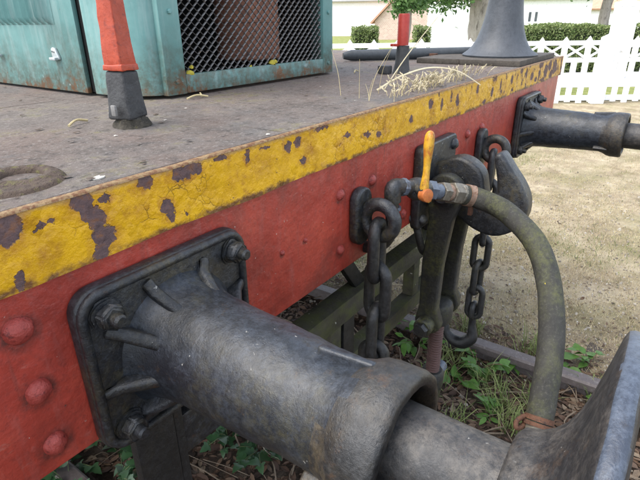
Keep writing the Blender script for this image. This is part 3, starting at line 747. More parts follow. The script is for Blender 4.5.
hpath = [hp+Vector((0, 0, -.006)), hp+Vector((.002, .0, .016)), hp+Vector((.005, .0, .034)), hp+Vector((.008, .001, .052)), hp+Vector((.011, .002, .070)), hp+Vector((.014, .003, .090)), hp+Vector((.016, .003, .108)), hp+Vector((.017, .003, .116)), hp+Vector((.017, .003, .1195))]
hpc = catmull(hpath, 4); rr = np.interp(np.linspace(0, 8, len(hpc)), range(9), [.013, .0105, .0085, .0085, .0105, .0128, .0120, .0085, .003])
newobj('cock_handle', tube(hpc, list(rr), 16, flat=(1, .8)), 'handle', bh_)
newobj('pivot_cap', lathe([(0, .013), (.013, .0145), (.017, .0135), (.0185, .009)], hp+Vector((0, 0, -.008))-front*.003, front, 20), 'pivot', bh_)
newobj('yellow_tag', box(pv.x+.012, pv.x+.026, pv.y-.033, pv.y-.027, pv.z-.030, pv.z-.013, .001), 'handle', bh_)
hz = [(1.060, -.130, -.367), (1.092, -.168, -.383), (1.071, -.225, -.387), (1.045, -.278, -.405), (1.01, -.321, -.425), (.966, -.358, -.458), (.922, -.383, -.496), (.875, -.401, -.532), (.823, -.415, -.583), (.774, -.423, -.634), (.757, -.425, -.655)]
hz[0] = tuple(al(.97)); hz[1] = (1.087, -.166, -.379)
hp_ = catmull([(a, b_, c_+H) for a, b_, c_ in hz], 10)
bm = tube(hp_, .0232, 28); roughen(bm, .0010, 30); roughen(bm, .0004, 120, 5)
newobj('hose', bm, 'hose', bh_)
cl = catmull([(a, b_, c_+H) for a, b_, c_ in hz], 10)
newobj('hose_clamp', tube(cl[4:9], .0252, 28), 'pale_rust', bh_)
newobj('clamp_ear', box(cl[6].x-.006, cl[6].x+.006, cl[6].y-.012, cl[6].y-.002, cl[6].z-.046, cl[6].z-.024, .002), 'rust', bh_)
newobj('hose_clamp', tube(cl[-8:-4], .0252, 28), 'rust', bh_)
newobj('hose_clamp', tube([cl[-4]+(cl[-2]-cl[-6])*k for k in (0, .5, .9)], .0265, 28), 'rust', bh_)
e = cl[-7]; newobj('clamp_ear', tube(catmull([(e.x-.012, e.y+.022, e.z+.004), (e.x-.030, e.y+.030, e.z+.002), (e.x-.040, e.y+.028, e.z-.004), (e.x-.028, e.y+.022, e.z-.010), (e.x-.010, e.y+.018, e.z-.008)], 5), .0042, 10), 'rust', bh_)
newobj('end_ferrule', tube([cl[-1], cl[-1]+Vector((-.02, -.003, -.03)), cl[-1]+Vector((-.035, -.004, -.055))], .022, 20), 'worn_brass', bh_)

# coupling chains' eyes
def eye(x, z):
    e_ = grp('chain_eye', loco, (x, -.02, z+H))
    newobj('pad', prism(rrect(x-.030, x+.030, z+H-.062, z+H+.062, .028, 8), -.022, -.0005, 'xz', .006, 3), 'black_iron', e_)
    newobj('ring', tube([(x, -.057+.034*math.cos(a), z+H+.034*math.sin(a)) for a in [2*PI*i/36 for i in range(36)]], .0138, 16, True), 'black_iron', e_)
EZ = -.374; EX1, EX2 = .828, 1.560
eye(EX1, EZ); eye(EX2, EZ-.004)

# step bracket under the near buffer
br = grp('step_bracket', loco, (.34, .04, H-.6))
newobj('hanger', box(.268, .335, .012, .030, H-.86, H-.478, .004), 'dark_iron', br)
newobj('hanger_flange', box(.3352, .352, .014, .115, H-.86, H-.482, .004), 'dark_iron', br)
newobj('tread', box(.3525, .56, .018, .14, H-.640, H-.560, .005), 'black_iron', br)

# mossy guard frame hanging under the beam
gf = grp('guard_frame', loco, (1.1, .08, H-.7))
newobj('rail', roughen(box(.60, 1.66, .052, .105, H-.685, H-.628, .004), .002, 20), 'moss', gf)
newobj('rail', roughen(box(.78, 1.52, .056, .101, H-.86, H-.81, .004), .002, 20), 'moss', gf)
for (x, w) in ((.845, .045), (.905, .05), (1.075, .035), (1.30, .04), (1.48, .04)):
    newobj('upright', box(x-w/2, x+w/2, .060, .097, H-1.12 if x < 1 else H-.8605+.05, H-.6855, .003), 'moss' if x < .9 or x > 1.1 else 'dark_iron', gf)
newobj('strut', prism([(.840, H-.486), (.890, H-.486), (1.00, H-.628), (.950, H-.628)], .070, .088, 'xz', .003), 'dark_iron', gf)
newobj('strut', prism([(1.40, H-.486), (1.45, H-.486), (1.45, H-.628), (1.40, H-.628)], .070, .088, 'xz', .003), 'dark_iron', gf)
newobj('release_rod', tube(catmull([(1.09, .02, H-.455), (1.105, -.01, H-.485), (1.118, -.02, H-.535), (1.150, -.02, H-.580), (1.195, -.02, H-.585), (1.215, -.02, H-.55)], 6), [.010]*13+[.010]*18, 12), 'chain_iron', loco)

# wheels and axle, far under the deck
for x in (CX-.7, CX+.7):
    w = grp('wheel', loco, (x, 2.1, .5))
    newobj('tyre', lathe([(0, .42), (.02, .45), (.10, .44), (.13, .47), (.14, .47), (.14, .38), (0, .38)], (x-.07 if x > CX else x+.07, 2.1, .53), (1 if x < CX else -1, 0, 0), 40), 'dark_iron', w)
    newobj('wheel_disc', lathe([(0, .39), (.04, .39)], (x-.02, 2.1, .53), (1, 0, 0), 32), 'dark_iron', w)
newobj('axle', lathe([(0, .07), (1.5, .07)], (CX-.75, 2.1, .53), (1, 0, 0), 20), 'dark_iron', loco)

# ------------------------------------------------------------------ chains hanging from the eyes (things of their own)
def link_path(L, W, plane, c):
    r = W/2; s = L/2-r; pts = []
    for i in range(13): a = PI*i/12; pts.append((r*math.cos(a), s+r*math.sin(a)))
    for i in range(13): a = PI+PI*i/12; pts.append((r*math.cos(a), -s+r*math.sin(a)))
    if plane == 'xz': return [(c[0]+p, c[1], c[2]+q) for p, q in pts]
    return [(c[0], c[1]+p, c[2]+q) for p, q in pts]
def chain(name, label, x, y, ztop, n, L=.150, W=.049, r=.0128, first='xz', tilt=0.):
    t = thing(name, label, 'chain', (x, y, ztop-n*(L-4*r)+H), 'safety chains on the buffer beam')
    z = ztop+H-(L/2-r)
    for i in range(n):
        pl = ('xz', 'yz')[i % 2] if first == 'xz' else ('yz', 'xz')[i % 2]
        bm = tube(link_path(L-2*r, W, pl, (0, 0, 0)), r, 14, True); roughen(bm, .0010, 60, i)
        bmesh.ops.transform(bm, matrix=Matrix.Translation((x+.003*math.sin(i*2.1), y+.003*math.cos(i*1.7), z)) @ Matrix.Rotation(math.radians((12, -16, 8, 14, -10, 5)[i % 6]), 4, 'Z'), verts=bm.verts[:])
        newobj('link', bm, 'chain_iron', t); z -= L-4*r
    return t, z+L/2-r
chain('coupling_chain', 'black chain hanging from the eye left of the yellow cock handle', EX1, -.056, EZ-.033+.026, 6)
t2, zend = chain('coupling_chain', 'black chain ending in a hook, hanging beyond the big drawhook', EX2, -.056, EZ-.037+.026, 6, .142, .045, .0113)
def chain_hook(x, y, z):
    pts = [(x, y-.0, z-.012), (x, y-.002, z-.05), (x, y-.006, z-.085), (x, y-.004, z-.112), (x-.004, y+.022, z-.138), (x-.006, y+.058, z-.140), (x-.006, y+.086, z-.115), (x-.004, y+.094, z-.082), (x, y+.098, z-.062)]
    P = catmull(pts, 6); R = np.interp(np.linspace(0, 8, len(P)), range(9), [.012, .013, .017, .023, .025, .022, .016, .011, .006])
    return tube(P, list(R), 16)
newobj('hook', chain_hook(EX2, -.056, zend-.006), 'dark_iron', t2)
newobj('hook_eye', tube(link_path(.058, .036, 'xz', (EX2, -.056, zend+.001)), .010, 12, True), 'chain_iron', t2)

# ------------------------------------------------------------------ screw coupling hanging from the drawhook
sc_ = thing('screw_coupling', 'greenish black screw coupling with rusty threaded spindle hanging from the drawhook', 'coupling', (CX, -.06, H-1.16))
def bar(x0, x1, name):
    poly = []
    for i in range(13): a = PI*i/12; poly.append((-.072+.048*math.cos(a), -.398+.048*math.sin(a)))
    poly += [(-.098, -.47), (-.083, -.60), (-.079, -.735)]
    for i in range(13): a = PI+PI*i/12; poly.append((-.056+.038*math.cos(a), -.782+.038*math.sin(a)))
    poly += [(-.027, -.735), (-.026, -.60), (-.034, -.47)]
    bm = prism([(a, b_+H) for a, b_ in poly], x0, x1, 'yz', .006, 3, 45); roughen(bm, .0012, 30)
    return newobj(name, bm, 'mossy_iron', sc_)
bar(1.128, 1.158, 'side_link'); bar(1.262, 1.292, 'side_link')
newobj('pin', lathe([(0, .019), (.004, .023), (.206, .023), (.21, .019)], (1.106, -.072, H-.398), (1, 0, 0), 24), 'black_iron', sc_)
newobj('shackle_boss', lathe([(0, .026), (.003, .031), (.012, .031), (.0135, .027)], (1.128, -.072, H-.398), (-1, 0, 0), 30), 'black_iron', sc_)
newobj('trunnion', lathe([(0, .022), (.004, .026), (.226, .026), (.23, .022)], (1.094, -.056, H-.785), (1, 0, 0), 24), 'mossy_iron', sc_)
newobj('trunnion_block', roughen(lathe([(0, .030), (.01, .040), (.055, .042), (.068, .036), (.072, .028)], (CX, -.056, H-.823), (0, 0, 1), 28), .002, 40), 'mossy_iron', sc_)
newobj('trunnion_nut', lathe([(0, .021), (.014, .021), (.018, .017)], (1.097, -.056, H-.785), (-1, 0, 0), 6, ang=20), 'black_iron', sc_)
def screw():
    nT, nS = 22, 20; bm = bmesh.new(); rings = []; z0 = H-.822; L = .19; steps = nT*6
    for k in range(steps+1):
        ring = []
        for j in range(nS):
            a = 2*PI*j/nS; ph = (k/6 - a/(2*PI)) % 1; rad = .0175+.0045*(1-abs(2*ph-1))
            ring.append(bm.verts.new((CX+rad*math.cos(a), -.056+rad*math.sin(a), z0-L*k/steps)))
        rings.append(ring)
    for a, b2_ in zip(rings[:-1], rings[1:]):
        for j in range(nS): bm.faces.new((a[j], a[(j+1) % nS], b2_[(j+1) % nS], b2_[j]))
    bmesh.ops.recalc_face_normals(bm, faces=bm.faces[:]); return smooth(bm, 70)
newobj('spindle', screw(), 'thread_rust', sc_)
newobj('lower_nut', roughen(lathe([(0, .028), (.008, .035), (.05, .037), (.062, .030)], (CX, -.056, H-1.058), (0, 0, 1), 24), .002, 40), 'mossy_iron', sc_)
newobj('lower_trunnion', lathe([(0, .02), (.15, .02)], (CX-.075, -.056, H-1.03), (1, 0, 0), 20), 'blue_steel', sc_)
newobj('lower_shackle', tube(catmull([(CX-.065, -.056, H-1.03), (CX-.065, -.05, H-1.12), (CX-.05, -.045, H-1.17), (CX, -.04, H-1.19), (CX+.05, -.045, H-1.17), (CX+.065, -.05, H-1.12), (CX+.065, -.056, H-1.03)], 6), .017, 14), 'mossy_iron', sc_)

# ------------------------------------------------------------------ loose things on the deck
ped = thing('flared_pedestal', 'dark grey bell-shaped metal pedestal on a rusty slab at the deck corner', 'pedestal', (2.20, .155, H-.166))
newobj('base_slab', roughen(box(1.96, 2.50, .012, .42, H-.166, H-.146, .003), .0012, 20), 'slab', ped)
pr = [(0, .146), (.006, .148), (.012, .140), (.022, .126), (.04, .110), (.065, .096), (.10, .084), (.14, .075), (.19, .068), (.25, .063), (.34, .060), (.42, .060), (.43, .068), (.45, .068), (.455, .058)]
newobj('bell', roughen(lathe(pr, (2.20, .163, H-.1455), (0, 0, 1), 64, ang=40), .0018, 22), 'pedestal', ped)
pipe = thing('grey_pipe', 'thick dark grey pipe lying across the deck behind the red stump', 'pipe', (2.1, .5, H-.166))
newobj('tube', tube([(1.90, .735, H-.145), (1.925, .71, H-.143), (2.29, .345, H-.142), (2.36, .28, H-.141)], [.013, .022, .023, .022], 20), 'pipe_grey', pipe)
newobj('end_bracket', box(2.135, 2.165, .415, .445, H-.166, H-.140, .003), 'rust', pipe)

def blades(pts, mat_name, name, parent=None, r=.0008, n=4):
    bm = None
    acc = bmesh.new()
    for P, rr_ in pts: join(acc, tube(P, rr_, n, cap=False))
    return newobj(name, acc, mat_name, parent)
def dry_tuft(name, label, x, y, n, hmax, lean, spread, seed, heads=.6, group='dry grass on the deck'):
    rs = random.Random(seed); t = thing(name, label, 'dry grass', (x, y, H-.166), group)
    st = []; hd = []
    for i in range(n):
        bx = x+rs.gauss(0, spread[0]); by = min(max(y+rs.gauss(0, spread[1]), .012), .4); h = hmax*rs.uniform(.35, 1)
        a = rs.uniform(0, 2*PI); l = rs.uniform(.1, lean)*h
        P = [(bx, by, H-.167), (bx+.3*l*math.cos(a), by+.3*l*math.sin(a), H-.166+h*.5), (bx+l*math.cos(a), by+l*math.sin(a), H-.166+h)]
        c_ = catmull(P, 4); st.append((c_, [.0007*(1-.6*k/8) for k in range(len(c_))]))
        if rs.random() < heads:
            e_ = c_[-1]; d_ = (c_[-1]-c_[-3]).normalized()
            for k in range(7):
                q = e_-d_*.003*k; o_ = Vector((rs.gauss(0, 1), rs.gauss(0, 1), rs.gauss(0, .6)))*.0022
                hd.append(([q, q+o_*.8+d_*.003, q+o_+d_*.007], [.0008, .0016, .0004]))
    blades(st, 'straw', 'stalks', t); 
    if hd: blades(hd, 'straw_pale', 'seed_heads', t)
    return t
dry_tuft('dry_grass', 'dense tuft of pale seeded dry grass on the deck edge', 1.30, .060, 150, .036, 1.5, (.15, .022), 3, .7)
dry_tuft('dry_grass', 'few tall thin straw stalks standing left of the seeded tuft', 1.04, .10, 6, .12, .7, (.05, .03), 5, .1)
ls = thing('straw_stalk', 'single long bent straw stalk hanging over the yellow edge', 'straw', (1.2, .05, H-.166))
P = catmull([(1.13, .13, H-.164), (1.20, .10, H-.135), (1.27, .055, H-.118), (1.325, .00, H-.128), (1.37, -.05, H-.165)], 8)
newobj('stalk', tube(P, list(np.linspace(.0026, .0016, len(P))), 8, flat=(1, .4)), 'straw_pale', ls)
ls = thing('straw_stalk', 'long straight straw stalk leaning across the red stump', 'straw', (1.24, .12, H-.166))
P = catmull([(1.17, .13, H-.165), (1.25, .12, H-.10), (1.33, .11, H-.045), (1.40, .10, H+.002)], 6)
newobj('stalk', tube(P, list(np.linspace(.0016, .0009, len(P))), 6), 'straw_pale', ls)
# flakes, crumbs and bits of leaf on the deck
def bits(name, n, region, size, mat, z, label, cat, seed, flatz=.3):
    r2 = np.random.default_rng(seed); Vv = []; Ff = []
    for i in range(n):
        x = r2.uniform(region[0], region[1]); y = region[2]+(region[3]-region[2])*r2.random()**1.3
        if HL-.01 < x < HR+.01 and y > .47: continue
        s = size*r2.uniform(.4, 1.3); a = r2.uniform(0, 2*PI); k0 = len(Vv); m = 6
        for j in range(m):
            t = a+2*PI*j/m; q = s*r2.uniform(.5, 1.1); Vv.append((x+q*math.cos(t), y+.6*q*math.sin(t), z+.0006+s*flatz*r2.random()))
        Vv.append((x, y, z+s*flatz*1.2))
        Ff += [(k0+j, k0+(j+1) % m, k0+m) for j in range(m)]
    me = bpy.data.meshes.new(name); me.from_pydata(Vv, [], Ff)
    return tag(newobj(name, me, mat), label, cat, kind='stuff')
bits('deck_crumbs', 230, (-.1, 2.5, .015, 1.6), .0068, 'flake', H-.1662, 'dark crumbs and leaf scraps scattered over the deck', 'debris', 1)
bits('paint_flakes', 46, (-.1, 2.5, .015, 1.2), .0045, 'flake_pale', H-.1662, 'pale paint flakes scattered over the deck', 'debris', 2)
fk = bmesh.new()
fk_p = [(-.010, -.004), (-.003, -.008), (.006, -.006), (.011, -.001), (.005, .002), (.007, .008), (-.002, .006), (-.008, .003)]
join(fk, prism([(.301+x*.8, .030+y*.8) for x, y in fk_p], H-.1663, H-.1648, 'xy'))
tag(newobj('paint_chip', fk, 'flake_pale'), 'cream paint chip lying by the lug at the deck edge', 'paint chip')
for k, (x, y, ln, a) in enumerate([(.47, .36, .05, .4), (.80, .42, .055, -.2), (.83, .44, .035, .9), (.60, .42, .045, .1), (1.50, .42, .05, .3)]):
    P = catmull([(x-ln*.5*math.cos(a), y-ln*.5*math.sin(a), H-.163), (x, y+.004, H-.158), (x+ln*.5*math.cos(a), y+ln*.5*math.sin(a), H-.163)], 5)
    tg = tag(newobj('twig', tube(P, .0022, 6), 'straw'), ('short twig beside the left red post', 'short twig at the foot of the grille frame', 'stubby twig near the grille frame', 'short twig between red post and hood', 'short twig by the right hood corner')[k], 'twig', 'twigs on the deck')

# ------------------------------------------------------------------ track
def rail_prof(x):
    return [(x-.0625, -.07), (x+.0625, -.07), (x+.0625, -.06), (x+.012, -.045), (x+.010, .04), (x+.034, .055), (x+.034, .082), (x+.026, .09), (x-.026, .09), (x-.034, .082), (x-.034, .055), (x-.010, .04), (x-.012, -.045), (x-.0625, -.06)]
simple('rail_steel', (.075, .058, .052), (.13, .105, .10), 30, .55, .4, .003, (.17, .15, .14), .62, spec=.5)
for x, lb in ((1.955, 'brown steel rail running beside the weeds, seen beyond the brake hose'), (.465, 'brown steel rail under the near buffer')):
    tag(newobj('rail', prism(rail_prof(x), -9, 14, 'xz', .003, 2), 'rail_steel'), lb, 'rail')
tb = NB('sleeper_wood'); c = tb.ramp(tb.noise(8, 6, .7, tb.mapping((.3, 3, 3))), [(.3, (.03, .024, .018)), (.7, (.09, .07, .055))]); MAT['sleeper'] = tb.done(c, .9, tb.bump(tb.noise(30, 6, .7), .6, .006))
for k, y in enumerate([-1.1, -.5, .1, .7, 1.3, 1.9]):
    tag(newobj('sleeper', roughen(box(-.05, 2.45, y-.11, y+.11, -.12, -.004+.004*math.sin(k*2), .01), .004, 6), 'sleeper'), ('half-buried wooden sleeper nearest the camera, in front of the beam', 'half-buried wooden sleeper under the near buffer head', 'half-buried wooden sleeper right below the buffer beam', 'half-buried wooden sleeper just behind the buffer beam', 'half-buried wooden sleeper under the engine hood front', 'half-buried wooden sleeper deepest under the locomotive')[k], 'sleeper', 'sleepers of the track')

# ------------------------------------------------------------------ ground cover
def scatter_mesh(name, n, region, fn, mat, label, cat, dens=None, seed=1):
    r2 = np.random.default_rng(seed); Vv = []; Ff = []
    cnt = 0
    while cnt < n:
        x = r2.uniform(region[0], region[1]); y = r2.uniform(region[2], region[3])
        if dens and r2.random() > dens(x, y): continue
        fn(Vv, Ff, x, y, gz(x, y), r2); cnt += 1
    me = bpy.data.meshes.new(name); me.from_pydata(Vv, [], Ff)
    return tag(newobj(name, me, mat), label, cat, kind='stuff')
def leafmat(name, cols, rough=.6, trans=0):
    b = NB(name); oi = b.geo.outputs['Random Per Island']
    c = b.ramp(oi, [(i/(len(cols)-1), q) for i, q in enumerate(cols)])
    c = b.mix(b.math('MULTIPLY', b.step(b.noise(70, 4, .6), .4, .7), .35), c, tuple(x*.55 for x in cols[0]))
    m = b.done(c, rough, None, spec=.35)
    if trans:
        b.b.inputs['Subsurface Weight'].default_value = 0
        tr = b.n('BsdfTranslucent'); b.put(tr.inputs['Color'], c); mx = b.n('MixShader'); mx.inputs[0].default_value = trans
        b.nt.links.new(b.b.outputs[0], mx.inputs[1]); b.nt.links.new(tr.outputs[0], mx.inputs[2]); b.nt.links.new(mx.outputs[0], b.out.inputs[0])
    MAT[name] = m
leafmat('dead_leaf', [(.03, .018, .012), (.065, .035, .021), (.095, .052, .028), (.14, .09, .055), (.055, .028, .02), (.20, .15, .10)], .75)
leafmat('straw_blade', [(.24, .19, .10), (.44, .35, .20), (.60, .50, .32), (.50, .43, .26)], .8)
leafmat('grass_blade', [(.08, .11, .03), (.14, .19, .05), (.22, .26, .09), (.30, .31, .13)], .6, .25)
leafmat('stone', [(.15, .13, .10), (.27, .23, .18), (.36, .32, .26), (.46, .42, .36)], .85)
def f_leaf(Vv, Ff, x, y, z, r2):
    L = r2.uniform(.007, .026)*(1.5 if r2.random() < .08 else 1); W = L*r2.uniform(.3, .5); a = r2.uniform(0, 2*PI); tz = r2.normal(0, .35); tw = r2.normal(0, .5); k = len(Vv)
    ca, sa = math.cos(a), math.sin(a); cu = r2.uniform(.1, .5)*L
    for (p, q, h) in ((-L, 0, 0), (-.3*L, W, cu*.5), (.5*L, W*.8, cu*.4), (L, 0, 0), (.5*L, -W*.8, cu*.2), (-.3*L, -W, cu*.3), (0, 0, 0)):
        Vv.append((x+p*ca-q*sa, y+p*sa+q*ca, z+.008+h+p*tz*.5+q*tw*.4+abs(tz)*L*.4))
    Ff += [(k+j, k+(j+1) % 6, k+6) for j in range(6)]
def f_scrap(Vv, Ff, x, y, z, r2):
    k = len(Vv); f_leaf(Vv, Ff, x, y, z, r2)
    for q in range(k, len(Vv)): a_ = Vv[q]; Vv[q] = (x+(a_[0]-x)*.5, y+(a_[1]-y)*.5, z+(a_[2]-z)*.45)
def f_blade(h0, h1, w):
    def f(Vv, Ff, x, y, z, r2):
        h = r2.uniform(h0, h1); a = r2.uniform(0, 2*PI); l = h*r2.uniform(.2, 1.3); k = len(Vv); b_ = r2.uniform(0, 2*PI)
        dx, dy = math.cos(a)*l, math.sin(a)*l; wx, wy = math.cos(b_)*w, math.sin(b_)*w
        Vv.extend([(x-wx, y-wy, z-.004), (x+wx, y+wy, z-.004), (x+dx*.4+wx*.7, y+dy*.4+wy*.7, z+h*.65), (x+dx*.4-wx*.7, y+dy*.4-wy*.7, z+h*.65), (x+dx, y+dy, z+h*r2.uniform(.55, 1))])
        Ff.extend([(k, k+1, k+2, k+3), (k+3, k+2, k+4)])
    return f
def f_stone(Vv, Ff, x, y, z, r2):
    s = r2.uniform(.003, .008)*(2 if r2.random() < .05 else 1); k = len(Vv); a = r2.uniform(0, PI)
    for j in range(5):
        t = a+2*PI*j/5; q = s*r2.uniform(.7, 1.2); Vv.append((x+q*math.cos(t), y+q*math.sin(t), z-.003))
    for j in range(5):
        t = a+.4+2*PI*j/5; q = s*r2.uniform(.45, .8); Vv.append((x+q*math.cos(t), y+q*math.sin(t), z+s*r2.uniform(.6, 1)))
    Ff += [(k+j, k+(j+1) % 5, k+5+(j+1) % 5, k+5+j) for j in range(5)]+[tuple(k+5+j for j in range(5))]
def near(x, y): return 1/(1+((x-2)**2+(y)**2)/4)
scatter_mesh('leaf_litter', 16000, (.0, 2.25, -2.0, 1.7), f_leaf, 'dead_leaf', 'brown dead leaves littering the track bed', 'leaf litter', lambda x, y: (1 if x < 1.95 else .35)*(1 if y > -.8 else .45), 3)
scatter_mesh('leaf_litter', 1600, (2.1, 4.5, -1.4, 2.0), f_scrap, 'dead_leaf', 'scattered dead leaves on the dry ground beyond the rail', 'leaf litter', lambda x, y: max(.06, 1-(x-2.1)/1.2), 4)
scatter_mesh('dry_turf', 110000, (1.95, 9.6, -2.6, 4.2), f_blade(.006, .024, .0013), 'straw_blade', 'short bleached dry grass covering the ground beyond the rail', 'dry grass', lambda x, y: near(x, y)*(.15+.85*max(0, min(1, .5+1.6*mnoise.noise((x*3.2, y*3.2, 5))))), 5)
gpatch = [(5.66, .84, .28), (2.3, .36, .16), (2.45, 1.05, .25), (3.6, -.2, .3), (4.6, -.9, .35), (2.9, .6, .2), (6.8, 1.5, .6), (7.6, -.6, .6), (3.4, .9, .25)]
def gd(x, y): return max(math.exp(-((x-a)**2+(y-b_)**2)/(r_*r_)) for a, b_, r_ in gpatch)*.9+.06
scatter_mesh('green_grass', 16000, (2.0, 9.4, -2.2, 4), f_blade(.008, .035, .0015), 'grass_blade', 'green grass patches among the dry turf', 'grass', gd, 6)
scatter_mesh('gravel', 9000, (1.2, 5.5, -1.6, 2.6), f_stone, 'stone', 'small pale stones strewn over the soil beside the rail', 'gravel', lambda x, y: near(x, y)*(1 if x > 1.9 else .25), 7)
simple('twig_wood', (.12, .085, .055), (.26, .20, .14), 60, .85, .4)
tw = bmesh.new(); rs = random.Random(4)
for i in range(150):
    x = rs.uniform(.5, 2.3); y = rs.uniform(-.75, 1.3); a = rs.uniform(0, PI); L = rs.uniform(.06, .26)
    z = gz(x, y)+.018
    P = [(x-math.cos(a)*L/2, y-math.sin(a)*L/2, z-.004), (x+rs.gauss(0, .01), y+rs.gauss(0, .01), z+rs.uniform(.0, .03)), (x+math.cos(a)*L/2, y+math.sin(a)*L/2, z+rs.uniform(-.006, .02))]
    join(tw, tube(catmull(P, 3), rs.uniform(.0012, .0032), 5, cap=False))
tag(newobj('fallen_twigs', tw, 'twig_wood'), 'thin fallen twigs lying in the leaf litter', 'twigs', kind='stuff')

# ------------------------------------------------------------------ weeds: each plant a thing with its leaves
leafmat('weed_leaf', [(.045, .11, .02), (.07, .16, .03), (.10, .20, .04), (.14, .24, .06)], .45, .25)
leafmat('ivy_leaf', [(.018, .05, .02), (.03, .075, .028), (.05, .10, .035)], .4, .12)
simple('stem_green', (.07, .10, .03), (.14, .16, .06), 30, .6, .1)
simple('stem_red', (.16, .07, .05), (.22, .12, .08), 30, .6, .1)
def leaf_shape(kind, L):
    if kind == 'nettle': pr_ = [(0, .0), (.12, .26), (.35, .36), (.6, .28), (.85, .11), (1, 0)]
    elif kind == 'ivy': pr_ = [(0, .0), (.05, .36), (.22, .50), (.34, .30), (.58, .26), (.85, .10), (1, 0)]
    else: pr_ = [(0, 0), (.2, .18), (.5, .22), (.8, .12), (1, 0)]
    n_ = len(pr_); V_ = []; F_ = []
    for (t, w) in pr_:
        sag = -.25*t*t*L
        jag = 1
        V_ += [(t*L, -w*L*jag, sag+.10*w*L), (t*L, 0, sag), (t*L, w*L, sag+.10*w*L)]
    for i in range(n_-1):
        a = i*3; F_ += [(a, a+1, a+4, a+3), (a+1, a+2, a+5, a+4)]
    me = bpy.data.meshes.new('leaf'); me.from_pydata(V_, [], F_)
    for p in me.polygons: p.use_smooth = True
    return me
LEAF = {}
for kd, mt in (('nettle', 'weed_leaf'), ('ivy', 'ivy_leaf'), ('lance', 'weed_leaf')):
    for s in range(3):
        m_ = leaf_shape(kd, ((.030, .039, .050) if kd == 'ivy' else (.038, .052, .070))[s]); m_.materials.append(MAT[mt]); LEAF[kd, s] = m_

def weed(label, x, y, kind, n, h, spread, seed, stem='stem_green'):
    rs = random.Random(seed); z = gz(x, y)
    t = thing({'nettle': 'weed', 'ivy': 'ivy', 'lance': 'weed'}[kind], label, {'nettle': 'weed', 'ivy': 'ivy', 'lance': 'weed'}[kind], (x, y, z), 'weeds along the track')
    acc = bmesh.new(); k = 0
    ns = max(1, n//5)
    for s in range(ns):
        a = rs.uniform(0, 2*PI); l = spread*rs.uniform(.2, 1); hh = h*rs.uniform(.5, 1)
        P = catmull([(x+rs.gauss(0, .006), y+rs.gauss(0, .006), z-.01), (x+.4*l*math.cos(a), y+.4*l*math.sin(a), z+hh*.7), (x+l*math.cos(a), y+l*math.sin(a), z+hh)], 5)
        join(acc, tube(P, .0013, 5, cap=False))
        for q in range(5):
            if k >= n: break
            idx = min(len(P)-1, 3+q*2); p = P[idx]; b_ = a+rs.choice((-1, 1))*rs.uniform(.3, 1.6) if q < 4 else a
            o = newobj('leaf', LEAF[kind, rs.choice((0, 1, 1, 2))], None, t)
            Mx = Matrix.Translation(p) @ Matrix.Rotation(b_, 4, 'Z') @ Matrix.Rotation(rs.uniform(-.5, .25), 4, 'Y') @ Matrix.Rotation(rs.gauss(0, .35), 4, 'X') @ Matrix.Scale(rs.uniform(.75, 1.2), 4)
            o.matrix_parent_inverse = Matrix.Identity(4); o.matrix_basis = Matrix.Translation((-x, -y, -z)) @ Mx; k += 1
    newobj('stems', acc, stem, t); return t
W = [('broad-leaved weed in front of the rail under the chain hook', 1.83, -.03, 'nettle', 18, .10, .10, 1),
     ('low leafy weed on the litter right of the rusty screw', 1.71, .03, 'nettle', 14, .07, .10, 2),
     ('leafy weed against the rail just right of the hanging hose', 2.05, -.34, 'nettle', 16, .10, .09, 3),
     ('small weed beyond the rail right of the hose', 2.16, -.42, 'nettle', 10, .11, .07, 4),
     ('bright green weed behind the screw coupling spindle', 1.97, .36, 'nettle', 18, .12, .11, 5),
     ('small weed left of the screw coupling nut', 1.85, .27, 'lance', 12, .08, .09, 6),
     ('weed sprig at the left of the coupling links', 1.95, .46, 'nettle', 12, .10, .10, 7),
     ('weed beside the rail end near the buffer head', 1.88, -.58, 'nettle', 14, .08, .10, 8),
     ('low weed between buffer plunger and rail', 1.60, -.17, 'lance', 14, .07, .09, 9),
     ('weed behind the buffer head rim at the right edge', 2.1, -.62, 'nettle', 12, .10, .10, 10),
     ('sprig far under the locomotive near the black strut', 2.42, 1.0, 'nettle', 12, .12, .12, 11),
     ('thin weed close to the rail between hook and hose', 1.99, -.14, 'nettle', 10, .09, .08, 12),
     ('small weed between the chain and guard frame', 1.45, .45, 'nettle', 10, .08, .09, 13),
     ('weed under the guard frame beside the near chain', 1.30, .52, 'lance', 10, .06, .1, 14),
     ('dark ivy at the foot of the red beam corner, leftmost', .52, .98, 'ivy', 30, .12, .14, 15),
     ('dark ivy below the step bracket beside the leftmost ivy', .66, .88, 'ivy', 30, .12, .15, 16),
     ('ivy creeping right of the step bracket', .93, .60, 'ivy', 18, .08, .13, 17),
     ('ivy below the near buffer housing', .95, .47, 'ivy', 18, .08, .13, 18),
     ('ivy sprig under the buffer housing near the collar', 1.05, .33, 'ivy', 14, .07, .12, 19),
     ('ivy sprawling over the near rail, lowest at the left', .45, .84, 'ivy', 26, .15, .13, 21),
     ('ivy growing against the near rail behind the lowest ivy', .44, 1.02, 'ivy', 26, .16, .13, 22),
     ('ivy between the near rail and the step bracket', .56, .74, 'ivy', 24, .14, .13, 23),
     ('ivy in the dark behind the step bracket', .80, .72, 'ivy', 18, .09, .14, 20)]
for (lb, x, y, kd, n_, h_, sp, sd_) in W: weed(lb, x, y, kd, int(n_*1.8), h_, sp, sd_, 'stem_red' if kd == 'nettle' else 'stem_green')
gt = [(1.70, .10, .06, 60), (1.85, .10, .05, 50), (1.78, -.10, .06, 60), (2.12, -.2, .06, 60), (2.15, .12, .06, 50), (1.60, -.25, .05, 60), (1.66, -.19, .05, 60), (1.75, -.28, .05, 45), (1.92, -.5, .05, 45), (1.50, -.05, .05, 30)]
